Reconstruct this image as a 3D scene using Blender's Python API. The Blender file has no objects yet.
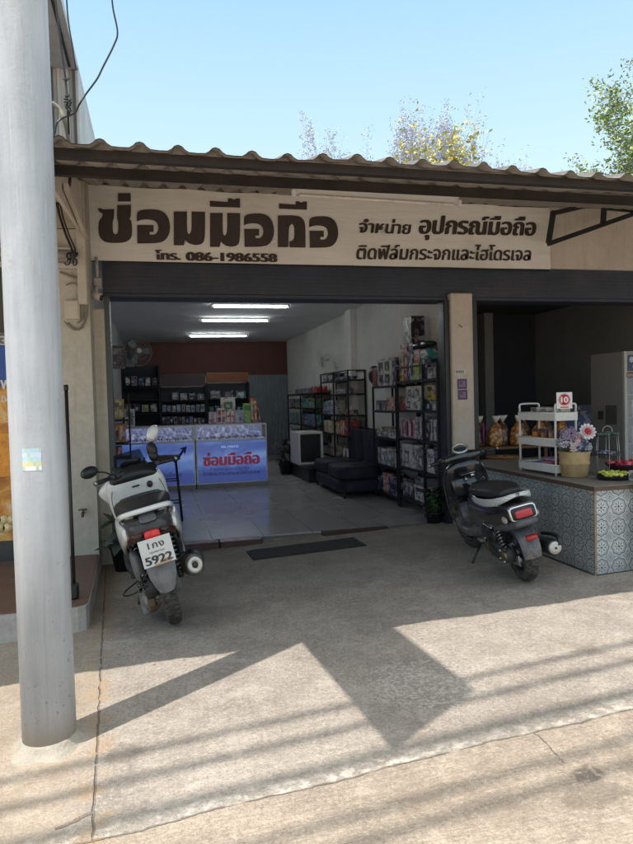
import bpy, math, random
from mathutils import Vector, Matrix
R = math.radians
rnd = random.Random(7)
SC = bpy.context.scene
COL = SC.collection

# ------------------------------------------------------------------ camera maths
PW, PH, FPX = 633.0, 844.0, 660.0
YAW, PITCH, ROLL = R(13.717), R(1.9935), R(-1.5314)
CAM = Vector((0, 0, 1.6))
_f = Vector((math.sin(YAW)*math.cos(PITCH), math.cos(YAW)*math.cos(PITCH), -math.sin(PITCH)))
_r0 = Vector((math.cos(YAW), -math.sin(YAW), 0)); _u0 = _r0.cross(_f)
_r = _r0*math.cos(ROLL) + _u0*math.sin(ROLL)
_u = -_r0*math.sin(ROLL) + _u0*math.cos(ROLL)
def ray(x, y): return _f + _r*((x-PW/2)/FPX) - _u*((y-PH/2)/FPX)
def at(x, y, Y):
    d = ray(x, y); return CAM + d*(Y/d.y)
def atx(x, y, X):
    d = ray(x, y); return CAM + d*(X/d.x)
def atz(x, y, z):
    d = ray(x, y); return CAM + d*((z-1.6)/d.z)
SL = 0.036
def gz(X): return SL*(max(-6, min(10, X)) - 2.6)
def atg(x, y, off=0):
    d = ray(x, y); n = Vector((-SL, 0, 1)); k = -SL*2.6 + off
    return CAM + d*((k - n.dot(CAM))/n.dot(d))

cd = bpy.data.cameras.new('camera'); co = bpy.data.objects.new('camera', cd); COL.objects.link(co)
co.matrix_world = Matrix((( _r.x, _u.x, -_f.x, 0), (_r.y, _u.y, -_f.y, 0), (_r.z, _u.z, -_f.z, 1.6), (0, 0, 0, 1)))
cd.sensor_fit = 'VERTICAL'; cd.sensor_height = 36; cd.lens = 36*FPX/PH
cd.clip_start = 0.05; cd.clip_end = 2000
SC.camera = co
SC.view_settings.view_transform = 'Standard'; SC.view_settings.look = 'None'; SC.view_settings.exposure = 0

# ------------------------------------------------------------------ node helper
class NT:
    def __init__(s, name):
        s.m = bpy.data.materials.new(name); s.m.use_nodes = True
        s.t = s.m.node_tree; s.b = s.t.nodes['Principled BSDF']; s._c = None
    def n(s, k, **kw):
        o = s.t.nodes.new(k)
        for a, v in kw.items(): setattr(o, a, v)
        return o
    def put(s, sock, v):
        if isinstance(v, bpy.types.NodeSocket): s.t.links.new(v, sock)
        elif isinstance(v, (tuple, list)) and len(v) == 3 and sock.type == 'RGBA': sock.default_value = (*v, 1)
        else: sock.default_value = v
    def co(s, kind='Object'):
        if s._c is None: s._c = s.n('ShaderNodeTexCoord')
        return s._c.outputs[kind]
    def math(s, op, a, b=0.0, c=None):
        o = s.n('ShaderNodeMath', operation=op); s.put(o.inputs[0], a); s.put(o.inputs[1], b)
        if c is not None: s.put(o.inputs[2], c)
        return o.outputs[0]
    def xyz(s, v=None):
        o = s.n('ShaderNodeSeparateXYZ'); s.put(o.inputs[0], v if v is not None else s.co()); return o.outputs
    def comb(s, x, y, z):
        o = s.n('ShaderNodeCombineXYZ')
        for i, q in enumerate((x, y, z)): s.put(o.inputs[i], q)
        return o.outputs[0]
    def noise(s, scale, detail=4, vec=None, rough=.55, dist=0.0):
        o = s.n('ShaderNodeTexNoise'); s.put(o.inputs['Vector'], vec if vec is not None else s.co())
        o.inputs['Scale'].default_value = scale; o.inputs['Detail'].default_value = detail
        o.inputs['Roughness'].default_value = rough; o.inputs['Distortion'].default_value = dist
        return o.outputs['Fac']
    def voro(s, scale, feature='F1', vec=None, out='Distance'):
        o = s.n('ShaderNodeTexVoronoi', feature=feature); s.put(o.inputs['Vector'], vec if vec is not None else s.co())
        o.inputs['Scale'].default_value = scale; return o.outputs[out]
    def smooth(s, x, a, b, lo=0.0, hi=1.0):
        o = s.n('ShaderNodeMapRange', interpolation_type='SMOOTHSTEP'); s.put(o.inputs[0], x)
        for i, v in enumerate((a, b, lo, hi)): s.put(o.inputs[1+i], v)
        return o.outputs[0]
    def ramp(s, f, stops):
        o = s.n('ShaderNodeValToRGB'); s.put(o.inputs[0], f); e = o.color_ramp.elements
        while len(e) < len(stops): e.new(.5)
        for i, (p, c) in enumerate(stops): e[i].position = p; e[i].color = (*c, 1)
        return o.outputs[0]
    def mix(s, f, a, b, mode='MIX'):
        o = s.n('ShaderNodeMix', data_type='RGBA', blend_type=mode)
        s.put(o.inputs[0], f); s.put(o.inputs[6], a); s.put(o.inputs[7], b); return o.outputs[2]
    def bump(s, h, strength=.3, dist=.01):
        o = s.n('ShaderNodeBump'); s.put(o.inputs['Height'], h)
        o.inputs['Strength'].default_value = strength; o.inputs['Distance'].default_value = dist
        s.t.links.new(o.outputs[0], s.b.inputs['Normal'])
    def set(s, **kw):
        for k, v in kw.items(): s.put(s.b.inputs[k.replace('_', ' ')], v)
        return s.m

_MC = {}
def mat(name, c, rough=.6, metal=0.0, var=.15, scale=6.0, bump=.0, bscale=None, coat=0.0, spec=None, streak=0.0, dust=0.0):
    """general worn surface: two noises vary colour and roughness"""
    if name in _MC: return _MC[name]
    N = NT(name); n1 = N.noise(scale, 5); n2 = N.noise(scale*6.3, 3)
    n = N.math('MULTIPLY_ADD', n2, .4, N.math('MULTIPLY', n1, .6))
    lo = tuple(v*(1-var) for v in c); hi = tuple(min(1, v*(1+var)) for v in c)
    colr = N.ramp(n, [(.32, lo), (.68, hi)])
    if streak:
        mp = N.n('ShaderNodeMapping'); N.put(mp.inputs[0], N.co()); mp.inputs['Scale'].default_value = (14, 14, .9); s_ = N.noise(1.0, 5, vec=mp.outputs[0], rough=.7)
        colr = N.mix(N.math('MULTIPLY', N.smooth(s_, .50, .68), streak), colr, tuple(v*.35 for v in c))
        colr = N.mix(N.math('MULTIPLY', N.smooth(N.noise(1.7, 5, rough=.7), .52, .66), streak*.7), colr, (.22, .17, .12))
        colr = N.mix(N.math('MULTIPLY', N.smooth(N.noise(34, 4, rough=.8), .63, .70), streak), colr, (.12, .09, .07))
    if dust:
        z_ = N.xyz()[2]; colr = N.mix(N.math('MULTIPLY', N.smooth(z_, .75, .1, .12, 1.0), N.math('MULTIPLY', N.smooth(N.noise(18, 5, rough=.7), .38, .62), dust)), colr, (.30, .25, .19))
    N.set(Base_Color=colr, Metallic=metal,
          Roughness=N.smooth(n, .3, .7, max(.02, rough*(1-var)), min(1, rough*(1+var*.8))))
    if bump: N.bump(N.noise(bscale or scale*10, 4), bump, .01)
    if coat: N.set(Coat_Weight=coat)
    if spec is not None: N.b.inputs['Specular IOR Level'].default_value = spec
    _MC[name] = N.m; return N.m
def emis(name, c, st, rough=.3):
    if name in _MC: return _MC[name]
    N = NT(name); N.set(Base_Color=c, Roughness=rough, Emission_Color=c, Emission_Strength=st); _MC[name] = N.m; return N.m

# ------------------------------------------------------------------ mesh builder
class MB:
    def __init__(s): s.v = []; s.f = []; s.mi = []; s.sm = []; s.cur = 0
    def m(s, i): s.cur = i; return s
    def add(s, vs, fs, smooth=False, M=None):
        o = len(s.v)
        for p in vs: s.v.append(tuple(M @ Vector(p)) if M else tuple(p))
        for f in fs: s.f.append([i+o for i in f]); s.mi.append(s.cur); s.sm.append(smooth)
        return s
    def box(s, c, d, M=None, bev=0.0, rot=None):
        """box centred at c with size d; bev chamfers the edges"""
        x, y, z = d[0]/2, d[1]/2, d[2]/2
        b = min(bev, x*.49, y*.49, z*.49)
        T = Matrix.Translation(c)
        if rot is not None: T = T @ rot
        if M: T = M @ T
        if b <= 0:
            vs = [(sx*x, sy*y, sz*z) for sx in (-1, 1) for sy in (-1, 1) for sz in (-1, 1)]
            fs = [(0,1,3,2),(4,6,7,5),(0,4,5,1),(2,3,7,6),(0,2,6,4),(1,5,7,3)]
            return s.add(vs, fs, False, T)
        vs = []; idx = {}
        for sx in (-1, 1):
            for sy in (-1, 1):
                for sz in (-1, 1):
                    for k in range(3):
                        p = [sx*(x-b), sy*(y-b), sz*(z-b)]; p[k] = (sx*x, sy*y, sz*z)[k]
                        idx[(sx, sy, sz, k)] = len(vs); vs.append(p)
        g = idx; fs = []
        for k in range(3):
            a, c2 = [(1, 2), (0, 2), (0, 1)][k]
            for sg in (-1, 1):
                q = []
                for (p, r) in ((-1,-1),(1,-1),(1,1),(-1,1)):
                    t = [0,0,0]; t[k] = sg; t[a] = p; t[c2] = r; q.append(g[(*t, k)])
                fs.append(q)
            for p in (-1, 1):
                for r in (-1, 1):
                    t0 = [0,0,0]; t1 = [0,0,0]; t0[a] = t1[a] = p; t0[c2] = t1[c2] = r; t0[k] = -1; t1[k] = 1
                    fs.append([g[(*t0, a)], g[(*t1, a)], g[(*t1, c2)], g[(*t0, c2)]])
        for sx in (-1, 1):
            for sy in (-1, 1):
                for sz in (-1, 1): fs.append([g[(sx, sy, sz, k)] for k in range(3)])
        return s.add(vs, fs, False, T)
    def b2(s, x0, x1, y0, y1, z0, z1, bev=0.0, M=None):
        return s.box(((x0+x1)/2, (y0+y1)/2, (z0+z1)/2), (abs(x1-x0), abs(y1-y0), abs(z1-z0)), M, bev)
    def tube(s, pts, r, n=10, M=None, caps=True, closed=False, smooth=True):
        """tube through points; r one value or a list"""
        pts = [Vector(p) for p in pts]; rs = r if isinstance(r, (list, tuple)) else [r]*len(pts)
        vs = []; fs = []; prev = None; L = len(pts)
        for i, p in enumerate(pts):
            if closed: t = pts[(i+1) % L] - pts[i-1]
            else: t = (pts[min(i+1, L-1)] - pts[max(i-1, 0)])
            t = t.normalized() if t.length > 1e-9 else Vector((0,0,1))
            if prev is None:
                a = Vector((0,0,1)) if abs(t.z) < .9 else Vector((1,0,0))
                u = t.cross(a).normalized()
            else: u = (prev - t*prev.dot(t)).normalized()
            prev = u; w = t.cross(u)
            for k in range(n):
                an = 2*math.pi*k/n; vs.append(p + (u*math.cos(an) + w*math.sin(an))*rs[i])
        for i in range(L if closed else L-1):
            j = (i+1) % L
            for k in range(n):
                k2 = (k+1) % n; fs.append([i*n+k, i*n+k2, j*n+k2, j*n+k])
        if caps and not closed: fs.append(list(range(n))[::-1]); fs.append([(L-1)*n+k for k in range(n)])
        return s.add(vs, fs, smooth, M)
    def lathe(s, prof, n=24, M=None, axis='z', c=(0,0,0), smooth=True, closed=False):
        """profile of (radius, height) turned about an axis through c"""
        vs = []; fs = []
        for (r, h) in prof:
            for k in range(n):
                a = 2*math.pi*k/n; p = (r*math.cos(a), r*math.sin(a), h)
                if axis == 'y': p = (p[0], h, p[1])
                if axis == 'x': p = (h, p[0], p[1])
                vs.append((p[0]+c[0], p[1]+c[1], p[2]+c[2]))
        L = len(prof)
        for i in range(L if closed else L-1):
            j = (i+1) % L
            for k in range(n): k2 = (k+1) % n; fs.append([i*n+k, i*n+k2, j*n+k2, j*n+k])
        if not closed:
            if prof[0][0] > 1e-6: fs.append(list(range(n))[::-1])
            if prof[-1][0] > 1e-6: fs.append([(L-1)*n+k for k in range(n)])
        return s.add(vs, fs, smooth, M)
    def loft(s, rings, M=None, smooth=True, caps=True):
        n = len(rings[0]); vs = [p for r_ in rings for p in r_]; fs = []
        for i in range(len(rings)-1):
            for k in range(n): k2 = (k+1) % n; fs.append([i*n+k, i*n+k2, (i+1)*n+k2, (i+1)*n+k])
        if caps: fs.append(list(range(n))[::-1]); fs.append([(len(rings)-1)*n+k for k in range(n)])
        return s.add(vs, fs, smooth, M)
    def loftx(s, secs, M=None, n=24, smooth=True, caps=True):
        """sections across x: (x, yc, zc, half width, half height, exponent)"""
        return s.loft([sup((x, y, z), (0,1,0), (0,0,1), a, b, e, n) for (x, y, z, a, b, e) in spl(secs)], M, smooth, caps)
    def loftz(s, secs, M=None, n=24, smooth=True, caps=True):
        """sections across z: (z, xc, yc, half x, half y, exponent)"""
        return s.loft([sup((x, y, z), (1,0,0), (0,1,0), a, b, e, n) for (z, x, y, a, b, e) in spl(secs)], M, smooth, caps)
    def ell(s, c, d, M=None, nu=16, nv=10, rot=None):
        vs = []; fs = []
        T = Matrix.Translation(c)
        if rot is not None: T = T @ rot
        if M: T = M @ T
        for j in range(nv+1):
            th = math.pi*j/nv; rr = max(math.sin(th), 1e-3)
            for i in range(nu):
                a = 2*math.pi*i/nu; vs.append((d[0]*rr*math.cos(a), d[1]*rr*math.sin(a), d[2]*math.cos(th)))
        for j in range(nv):
            for i in range(nu): i2 = (i+1) % nu; fs.append([j*nu+i, (j+1)*nu+i, (j+1)*nu+i2, j*nu+i2])
        fs.append(list(range(nu))); fs.append([nv*nu+i for i in range(nu)][::-1])
        return s.add(vs, fs, True, T)
    def prism(s, poly, h0, h1, fn=None, M=None, smooth=False):
        """polygon (u,v) extruded from h0 to h1; fn maps (u,v,h) to a point"""
        fn = fn or (lambda u, v, h: (u, v, h)); n = len(poly)
        vs = [fn(u, v, h0) for u, v in poly] + [fn(u, v, h1) for u, v in poly]
        fs = [list(range(n))[::-1], [n+i for i in range(n)]] + [[i, (i+1) % n, n+(i+1) % n, n+i] for i in range(n)]
        return s.add(vs, fs, smooth, M)
    def quad(s, a, b, c, d): return s.add([a, b, c, d], [(0,1,2,3)])
    def build(s, name, mats, parent=None, bevel=0, fix=True, sub=0):
        me = bpy.data.meshes.new(name); me.from_pydata(s.v, [], s.f)
        for k in (mats if isinstance(mats, (list, tuple)) else [mats]): me.materials.append(k)
        me.polygons.foreach_set('material_index', s.mi); me.polygons.foreach_set('use_smooth', s.sm)
        if fix:
            import bmesh
            bm = bmesh.new(); bm.from_mesh(me); bmesh.ops.recalc_face_normals(bm, faces=bm.faces); bm.to_mesh(me); bm.free()
        me.update()
        o = bpy.data.objects.new(name, me); COL.objects.link(o)
        if parent: o.parent = parent
        if bevel:
            b = o.modifiers.new('b', 'BEVEL'); b.width = bevel; b.segments = 2; b.limit_method = 'ANGLE'; b.angle_limit = R(40)
        if sub:
            b = o.modifiers.new('s', 'SUBSURF'); b.levels = sub; b.render_levels = sub
        return o
def sup(c, U, V, a, b, e, n):
    c = Vector(c); U = Vector(U); V = Vector(V); out = []
    for k in range(n):
        t = 2*math.pi*k/n; cs, sn = math.cos(t), math.sin(t)
        out.append(tuple(c + U*(a*math.copysign(abs(cs)**(2/e), cs)) + V*(b*math.copysign(abs(sn)**(2/e), sn))))
    return out
def spl(secs, k=4):
    """Catmull-Rom between sections"""
    out = []; L = len(secs)
    for i in range(L-1):
        p0, p1, p2, p3 = secs[max(i-1, 0)], secs[i], secs[i+1], secs[min(i+2, L-1)]
        for j in range(k):
            t = j/k
            out.append(tuple(.5*(2*b + (c-a)*t + (2*a-5*b+4*c-d)*t*t + (3*b-a-3*c+d)*t**3) for a, b, c, d in zip(p0, p1, p2, p3)))
    out.append(tuple(secs[-1])); return out

# ------------------------------------------------------------------ object helpers
def tag(o, label=None, cat=None, group=None, kind=None):
    if label: o['label'] = label
    if cat: o['category'] = cat
    if group: o['group'] = group
    if kind: o['kind'] = kind
    return o
def thing(name, label, cat, loc=(0,0,0), rz=0, group=None):
    o = bpy.data.objects.new(name, None); COL.objects.link(o); o.location = loc; o.rotation_euler = (0, 0, rz)
    o.empty_display_size = .1
    return tag(o, label, cat, group)
def copy_tree(o, parent=None):
    c = o.copy(); COL.objects.link(c); c.parent = parent
    for ch in [q for q in bpy.data.objects if q.parent == o]: copy_tree(ch, c)
    return c
def text(body, name, m, M, width=None, height=None, bold=0, shear=0, parent=None, extr=.0015, center=False, spacing=1.0):
    """flat lettering in the xy plane of M, scaled to width; bold stacks shifted copies"""
    c = bpy.data.curves.new(name, 'FONT'); c.body = body; c.extrude = extr/2; c.shear = shear; c.space_character = spacing
    o = bpy.data.objects.new(name, c); COL.objects.link(o)
    dg = bpy.context.evaluated_depsgraph_get(); dg.update()
    me = bpy.data.meshes.new_from_object(o.evaluated_get(dg)); bpy.data.objects.remove(o)
    if not me.vertices: return None
    xs = [v.co.x for v in me.vertices]; x0, x1 = min(xs), max(xs)
    sx = (width/(x1-x0)) if width else 1.0; sy = (height/.7) if height else sx
    vs0 = [((v.co.x-x0)*sx - (width/2 if center else 0), v.co.y*sy, v.co.z) for v in me.vertices]
    fs0 = [list(p.vertices) for p in me.polygons]; bpy.data.meshes.remove(me)
    b = MB(); k = max(1, bold)
    for i in range(k):
        dx = (i-(k-1)/2)*sx*.022; dy = ((i % 3)-1)*sy*.012 if k > 1 else 0
        b.add([(x+dx, y+dy, z+extr/2+i*.0004) for x, y, z in vs0], fs0, False, M)
    return b.build(name, m, parent, fix=False)
# ------------------------------------------------------------------ light and sky
SUN_EL = R(66); sun_from = Vector((-.834*math.cos(SUN_EL), -.552*math.cos(SUN_EL), math.sin(SUN_EL)))
sd = bpy.data.lights.new('sun', 'SUN'); sd.energy = 4.9; sd.angle = R(.5); sd.color = (1, .93, .845)
so = bpy.data.objects.new('sun', sd); COL.objects.link(so); so.rotation_euler = (-sun_from).to_track_quat('-Z', 'Y').to_euler(); so.location = (-6, -5, 12)
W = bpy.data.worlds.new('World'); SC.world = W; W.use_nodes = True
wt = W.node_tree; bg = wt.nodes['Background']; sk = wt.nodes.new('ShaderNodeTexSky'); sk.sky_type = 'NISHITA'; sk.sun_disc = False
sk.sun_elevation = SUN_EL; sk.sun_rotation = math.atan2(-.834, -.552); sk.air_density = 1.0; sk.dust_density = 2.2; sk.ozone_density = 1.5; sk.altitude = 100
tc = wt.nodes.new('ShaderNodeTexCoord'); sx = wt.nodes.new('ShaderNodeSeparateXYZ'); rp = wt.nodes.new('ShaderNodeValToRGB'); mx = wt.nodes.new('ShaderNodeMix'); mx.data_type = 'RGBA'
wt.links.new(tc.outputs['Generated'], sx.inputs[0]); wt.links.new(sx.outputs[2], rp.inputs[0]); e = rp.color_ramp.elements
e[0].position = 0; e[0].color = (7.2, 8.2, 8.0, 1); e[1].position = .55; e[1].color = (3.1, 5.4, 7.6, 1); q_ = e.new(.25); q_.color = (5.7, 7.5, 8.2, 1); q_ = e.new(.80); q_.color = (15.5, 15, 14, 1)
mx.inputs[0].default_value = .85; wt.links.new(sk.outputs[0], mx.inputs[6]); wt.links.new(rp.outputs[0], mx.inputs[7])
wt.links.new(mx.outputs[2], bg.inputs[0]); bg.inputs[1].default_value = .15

# ------------------------------------------------------------------ ground
def ground_mat():
    N = NT('worn_concrete'); X, Y, Z = N.xyz()
    wob = N.noise(2.2, 4); wob2 = N.noise(11, 3); base = N.noise(3.5, 8, rough=.62); big = N.noise(.55, 3); fine = N.noise(85, 3, rough=.7); grit = N.voro(150)
    mp = N.n('ShaderNodeMapping'); N.put(mp.inputs[0], N.co()); mp.inputs['Scale'].default_value = (1.2, 14, 1); mp.inputs['Rotation'].default_value = (0, 0, .35)
    scr = N.noise(2.5, 6, vec=mp.outputs[0], rough=.7)
    f = N.math('ADD', N.math('MULTIPLY', base, .38), N.math('ADD', N.math('ADD', N.math('MULTIPLY', fine, .22), N.math('MULTIPLY', N.noise(28, 4, rough=.7), .22)), N.math('MULTIPLY', big, .18)))
    col = N.ramp(f, [(.36, (.245, .215, .185)), (.46, (.345, .303, .26)), (.53, (.425, .375, .322)), (.64, (.53, .472, .408))])
    f60 = N.noise(55, 3, rough=.8); f180 = N.noise(160, 2, rough=.8)
    col = N.mix(N.math('MULTIPLY', N.smooth(f60, .47, .36), .5), col, (.16, .13, .105))
    col = N.mix(N.math('MULTIPLY', N.smooth(f60, .56, .67), .5), col, (.68, .62, .54))
    col = N.mix(N.math('MULTIPLY', N.smooth(f180, .47, .33), .45), col, (.14, .115, .09))
    mp2 = N.n('ShaderNodeMapping'); N.put(mp2.inputs[0], N.co()); mp2.inputs['Scale'].default_value = (3, 60, 1); mp2.inputs['Rotation'].default_value = (0, 0, -.5)
    sc2 = N.noise(1.6, 5, vec=mp2.outputs[0], rough=.75); col = N.mix(N.math('MULTIPLY', N.smooth(sc2, .60, .72), .4), col, (.70, .65, .57))
    blot = N.noise(1.3, 6, rough=.7, dist=.6); col = N.mix(N.math('MULTIPLY', N.smooth(blot, .54, .66), .38), col, (.22, .175, .14))
    blot2 = N.noise(2.7, 7, rough=.75, dist=.4); col = N.mix(N.math('MULTIPLY', N.smooth(blot2, .56, .64), .35), col, (.62, .565, .49))
    dp = N.voro(5.5); dn = N.noise(9, 2); col = N.mix(N.math('MULTIPLY', N.smooth(N.math('ADD', dp, N.math('MULTIPLY', dn, .16)), .15, .12), .5), col, (.12, .095, .075))
    # brushed scratches
    col = N.mix(N.math('MULTIPLY', N.smooth(scr, .55, .75), .35), col, (.62, .56, .47))
    # aggregate specks
    col = N.mix(N.math('MULTIPLY', N.smooth(grit, .32, .12), .5), col, (.17, .145, .12))
    # ridge between the apron and the road strip
    d = N.math('SUBTRACT', Y, N.math('ADD', N.math('MULTIPLY_ADD', X, .058, 2.635), N.math('ADD', N.math('MULTIPLY', wob, .09), N.math('MULTIPLY', wob2, .035))))
    band = N.math('MULTIPLY', N.smooth(d, .17, .03), N.smooth(d, -.008, .008))
    bandn = N.math('MULTIPLY', band, N.smooth(N.noise(16, 6, rough=.75), .38, .6))
    col = N.mix(N.math('MULTIPLY', bandn, .8), col, (.68, .62, .54))
    ad = N.math('ABSOLUTE', d); crack = N.math('MULTIPLY', N.smooth(ad, .008, .002), N.smooth(N.noise(5, 3), .35, .5))
    road = N.smooth(d, .004, -.004)
    col = N.mix(N.math('MULTIPLY', road, .45), col, N.mix(1.0, col, (1.0, .90, .76), mode='MULTIPLY'))
    rs = N.n('ShaderNodeMapping'); N.put(rs.inputs[0], N.co()); rs.inputs['Scale'].default_value = (5, 70, 1); rs.inputs['Rotation'].default_value = (0, 0, .12); rn = N.noise(1.3, 6, vec=rs.outputs[0], rough=.8)
    col = N.mix(N.math('MULTIPLY', road, N.math('MULTIPLY', N.smooth(rn, .52, .40), .45)), col, (.22, .17, .125))
    # long joint running to the shop
    j = N.math('ABSOLUTE', N.math('ADD', N.math('SUBTRACT', X, N.math('MULTIPLY_ADD', Y, -.058, -.14)), N.math('MULTIPLY_ADD', wob2, .024, -.012)))
    jm = N.math('MULTIPLY', N.smooth(j, .007, .0015), N.smooth(N.noise(9, 4), .36, .50))
    edge = N.math('MULTIPLY', N.smooth(j, .13, .02), N.smooth(N.noise(7, 5), .45, .62))
    col = N.mix(N.math('MULTIPLY', edge, .55), col, (.42, .28, .15))
    # cracks on the road strip
    def seg(a, b, w):
        (x0, y0), (x1, y1) = a, b; dx, dy = x1-x0, y1-y0; L = math.hypot(dx, dy)
        px = N.math('SUBTRACT', X, x0); py = N.math('SUBTRACT', Y, y0)
        t = N.math('DIVIDE', N.math('ADD', N.math('MULTIPLY', px, dx), N.math('MULTIPLY', py, dy)), L*L)
        s = N.math('ABSOLUTE', N.math('ADD', N.math('DIVIDE', N.math('SUBTRACT', N.math('MULTIPLY', px, dy), N.math('MULTIPLY', py, dx)), L), N.math('MULTIPLY_ADD', wob2, .06, -.03)))
        return N.math('MULTIPLY', N.smooth(s, w, w*.3), N.math('MULTIPLY', N.smooth(t, -.01, .01), N.smooth(t, 1.01, .99)))
    cr = N.math('MULTIPLY', seg((1.72, 2.79), (1.70, 2.46), .004), N.smooth(N.noise(12, 3), .4, .5))
    cr = N.math('MAXIMUM', cr, seg((-.45, 2.80), (-.30, 2.86), .012))
    cr = N.math('MAXIMUM', cr, seg((1.9, 5.3), (3.1, 4.9), .004))
    cracks = N.math('MAXIMUM', N.math('MAXIMUM', crack, jm), cr)
    # a damp stain and soft dark patches, two of them below the scooters
    def spot(x, y, rx, ry, soft=.35):
        a = N.math('DIVIDE', N.math('SUBTRACT', X, x), rx); b_ = N.math('DIVIDE', N.math('SUBTRACT', Y, y), ry)
        r_ = N.math('ADD', N.math('SQRT', N.math('ADD', N.math('MULTIPLY', a, a), N.math('MULTIPLY', b_, b_))), N.math('MULTIPLY_ADD', wob2, 1.4, -.7))
        return N.smooth(r_, 1+soft*.5, 1-soft*.5)
    st = N.math('MAXIMUM', N.math('MULTIPLY', N.math('MULTIPLY', spot(1.735, 2.42, .07, .055, .5), N.smooth(N.noise(30, 5, rough=.8), .40, .52)), .75), N.math('MULTIPLY', spot(1.68, 2.29, .16, .07), .4))
    st = N.math('MAXIMUM', st, N.math('MULTIPLY', spot(1.6, 2.9, .5, .2, .9), .18))
    st = N.math('MAXIMUM', st, N.math('MULTIPLY', spot(-.20, 3.30, .09, .10, .3), .35))
    st = N.math('MAXIMUM', st, N.math('MULTIPLY', spot(.2, 5.2, .5, .3, .9), .35))
    st = N.math('MAXIMUM', st, N.math('MULTIPLY', spot(2.9, 5.1, .5, .35, .9), .3))
    col = N.mix(st, col, (.10, .085, .07))
    ea = N.math('DIVIDE', N.math('SUBTRACT', X, 1.52), .085); eb = N.math('DIVIDE', N.math('SUBTRACT', Y, 2.275), .045)
    er = N.math('ADD', N.math('MULTIPLY', ea, ea), N.math('MULTIPLY', eb, eb)); hat = N.math('MULTIPLY', N.math('SINE', N.math('MULTIPLY', N.math('ADD', X, Y), 330)), N.math('SINE', N.math('MULTIPLY', N.math('SUBTRACT', X, Y), 330)))
    pr = N.math('MULTIPLY', N.smooth(er, 1.05, .9), N.smooth(hat, .0, .4)); rim_ = N.smooth(N.math('ABSOLUTE', N.math('SUBTRACT', er, 1.0)), .14, .05)
    col = N.mix(N.math('MULTIPLY', N.math('MAXIMUM', pr, rim_), .45), col, (.20, .16, .12))
    # the swept area before the shops is darker and dustier
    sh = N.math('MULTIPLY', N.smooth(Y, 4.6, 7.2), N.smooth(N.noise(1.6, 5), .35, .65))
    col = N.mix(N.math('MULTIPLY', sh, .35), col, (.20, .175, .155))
    # pale mortar round the pole foot
    px = N.math('ADD', X, .575); py = N.math('SUBTRACT', Y, 3.53)
    rp = N.math('ADD', N.math('SQRT', N.math('ADD', N.math('MULTIPLY', px, px), N.math('MULTIPLY', py, py))), N.math('MULTIPLY_ADD', wob2, .14, -.07))
    col = N.mix(N.math('MULTIPLY', N.smooth(rp, .26, .15), .5), col, (.58, .53, .45))
    # red sandy strip left of the joint
    col = N.mix(N.math('MULTIPLY', N.smooth(X, -.30, -.5), .3), col, (.46, .33, .21))
    pale = N.math('MULTIPLY', spot(1.45, 3.5, .3, .35, .9), N.smooth(N.noise(40, 4), .5, .58))
    col = N.mix(N.math('MULTIPLY', pale, .5), col, (.62, .60, .56))
    col = N.mix(N.math('MULTIPLY', cracks, .48), col, (.11, .085, .065))
    N.set(Base_Color=col, Roughness=N.smooth(f, .3, .7, .75, .95))
    h = N.math('ADD', N.math('MULTIPLY', f, .8), N.math('MULTIPLY', fine, .5))
    h = N.math('SUBTRACT', h, N.math('MULTIPLY', cracks, 1.2)); h = N.math('SUBTRACT', h, N.math('MULTIPLY', road, .8))
    h = N.math('ADD', h, N.math('MULTIPLY', bandn, .5)); h = N.math('SUBTRACT', h, N.math('MULTIPLY', N.smooth(scr, .5, .75), .2))
    N.bump(h, .9, .014)
    return N.m
M_ground = ground_mat()
xs = [-900, -200, -60, -20] + [-6+i*.5 for i in range(33)] + [25, 80, 300, 900]
ys = [-600, -100, -30, -8] + [-4+i*.5 for i in range(23)] + [7.45, 7.56, 7.57, 12, 20, 40, 120, 900]
b = MB(); vs = []; nx = len(xs)
for y in ys:
    for x in xs: vs.append((x, y, gz(x) if y < 7.565 else -.45))
b.add(vs, [(j*nx+i, j*nx+i+1, (j+1)*nx+i+1, (j+1)*nx+i) for j in range(len(ys)-1) for i in range(nx-1)])
tag(b.build('ground', M_ground, fix=False), kind='structure')

# ------------------------------------------------------------------ building shell
M_cream = mat('cream_paint', (.52, .485, .42), .7, var=.16, scale=3, bump=.12, streak=.22)
M_cream2 = mat('pale_cream_paint', (.60, .54, .45), .65, var=.14, scale=4, bump=.1, streak=.2)
M_beige = mat('beige_plaster', (.60, .52, .45), .75, var=.10, scale=2.2, bump=.15, streak=.15)
M_pill = mat('pillar_paint', (.56, .48, .41), .7, var=.10, scale=3, bump=.12, streak=.14)
M_wallin = mat('off_white_wall', (.72, .71, .68), .8, var=.10, scale=1.5, bump=.08)
M_wallin2 = mat('dull_wall', (.42, .42, .42), .8, var=.12, scale=1.5, bump=.08)
M_ceil = mat('ceiling_board', (.74, .76, .78), .85, var=.08, scale=2)
M_dark = mat('dark_steel', (.035, .036, .042), .45, .4, .3, 5, .05)
M_head = mat('shutter_housing', (.038, .047, .072), .5, .1, .2, 3, .05, streak=.12)
M_brown = mat('maroon_wall_band', (.12, .045, .04), .75, var=.15, scale=3)
M_white = mat('white_enamel', (.72, .72, .70), .4, var=.06, scale=8)
M_black = mat('black_plastic', (.018, .018, .02), .38, var=.3, scale=14)
M_blackm = mat('matt_black_metal', (.022, .022, .025), .5, .5, .3, 9)
M_grey = mat('grey_plastic', (.16, .165, .18), .45, var=.15, scale=9)

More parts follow.
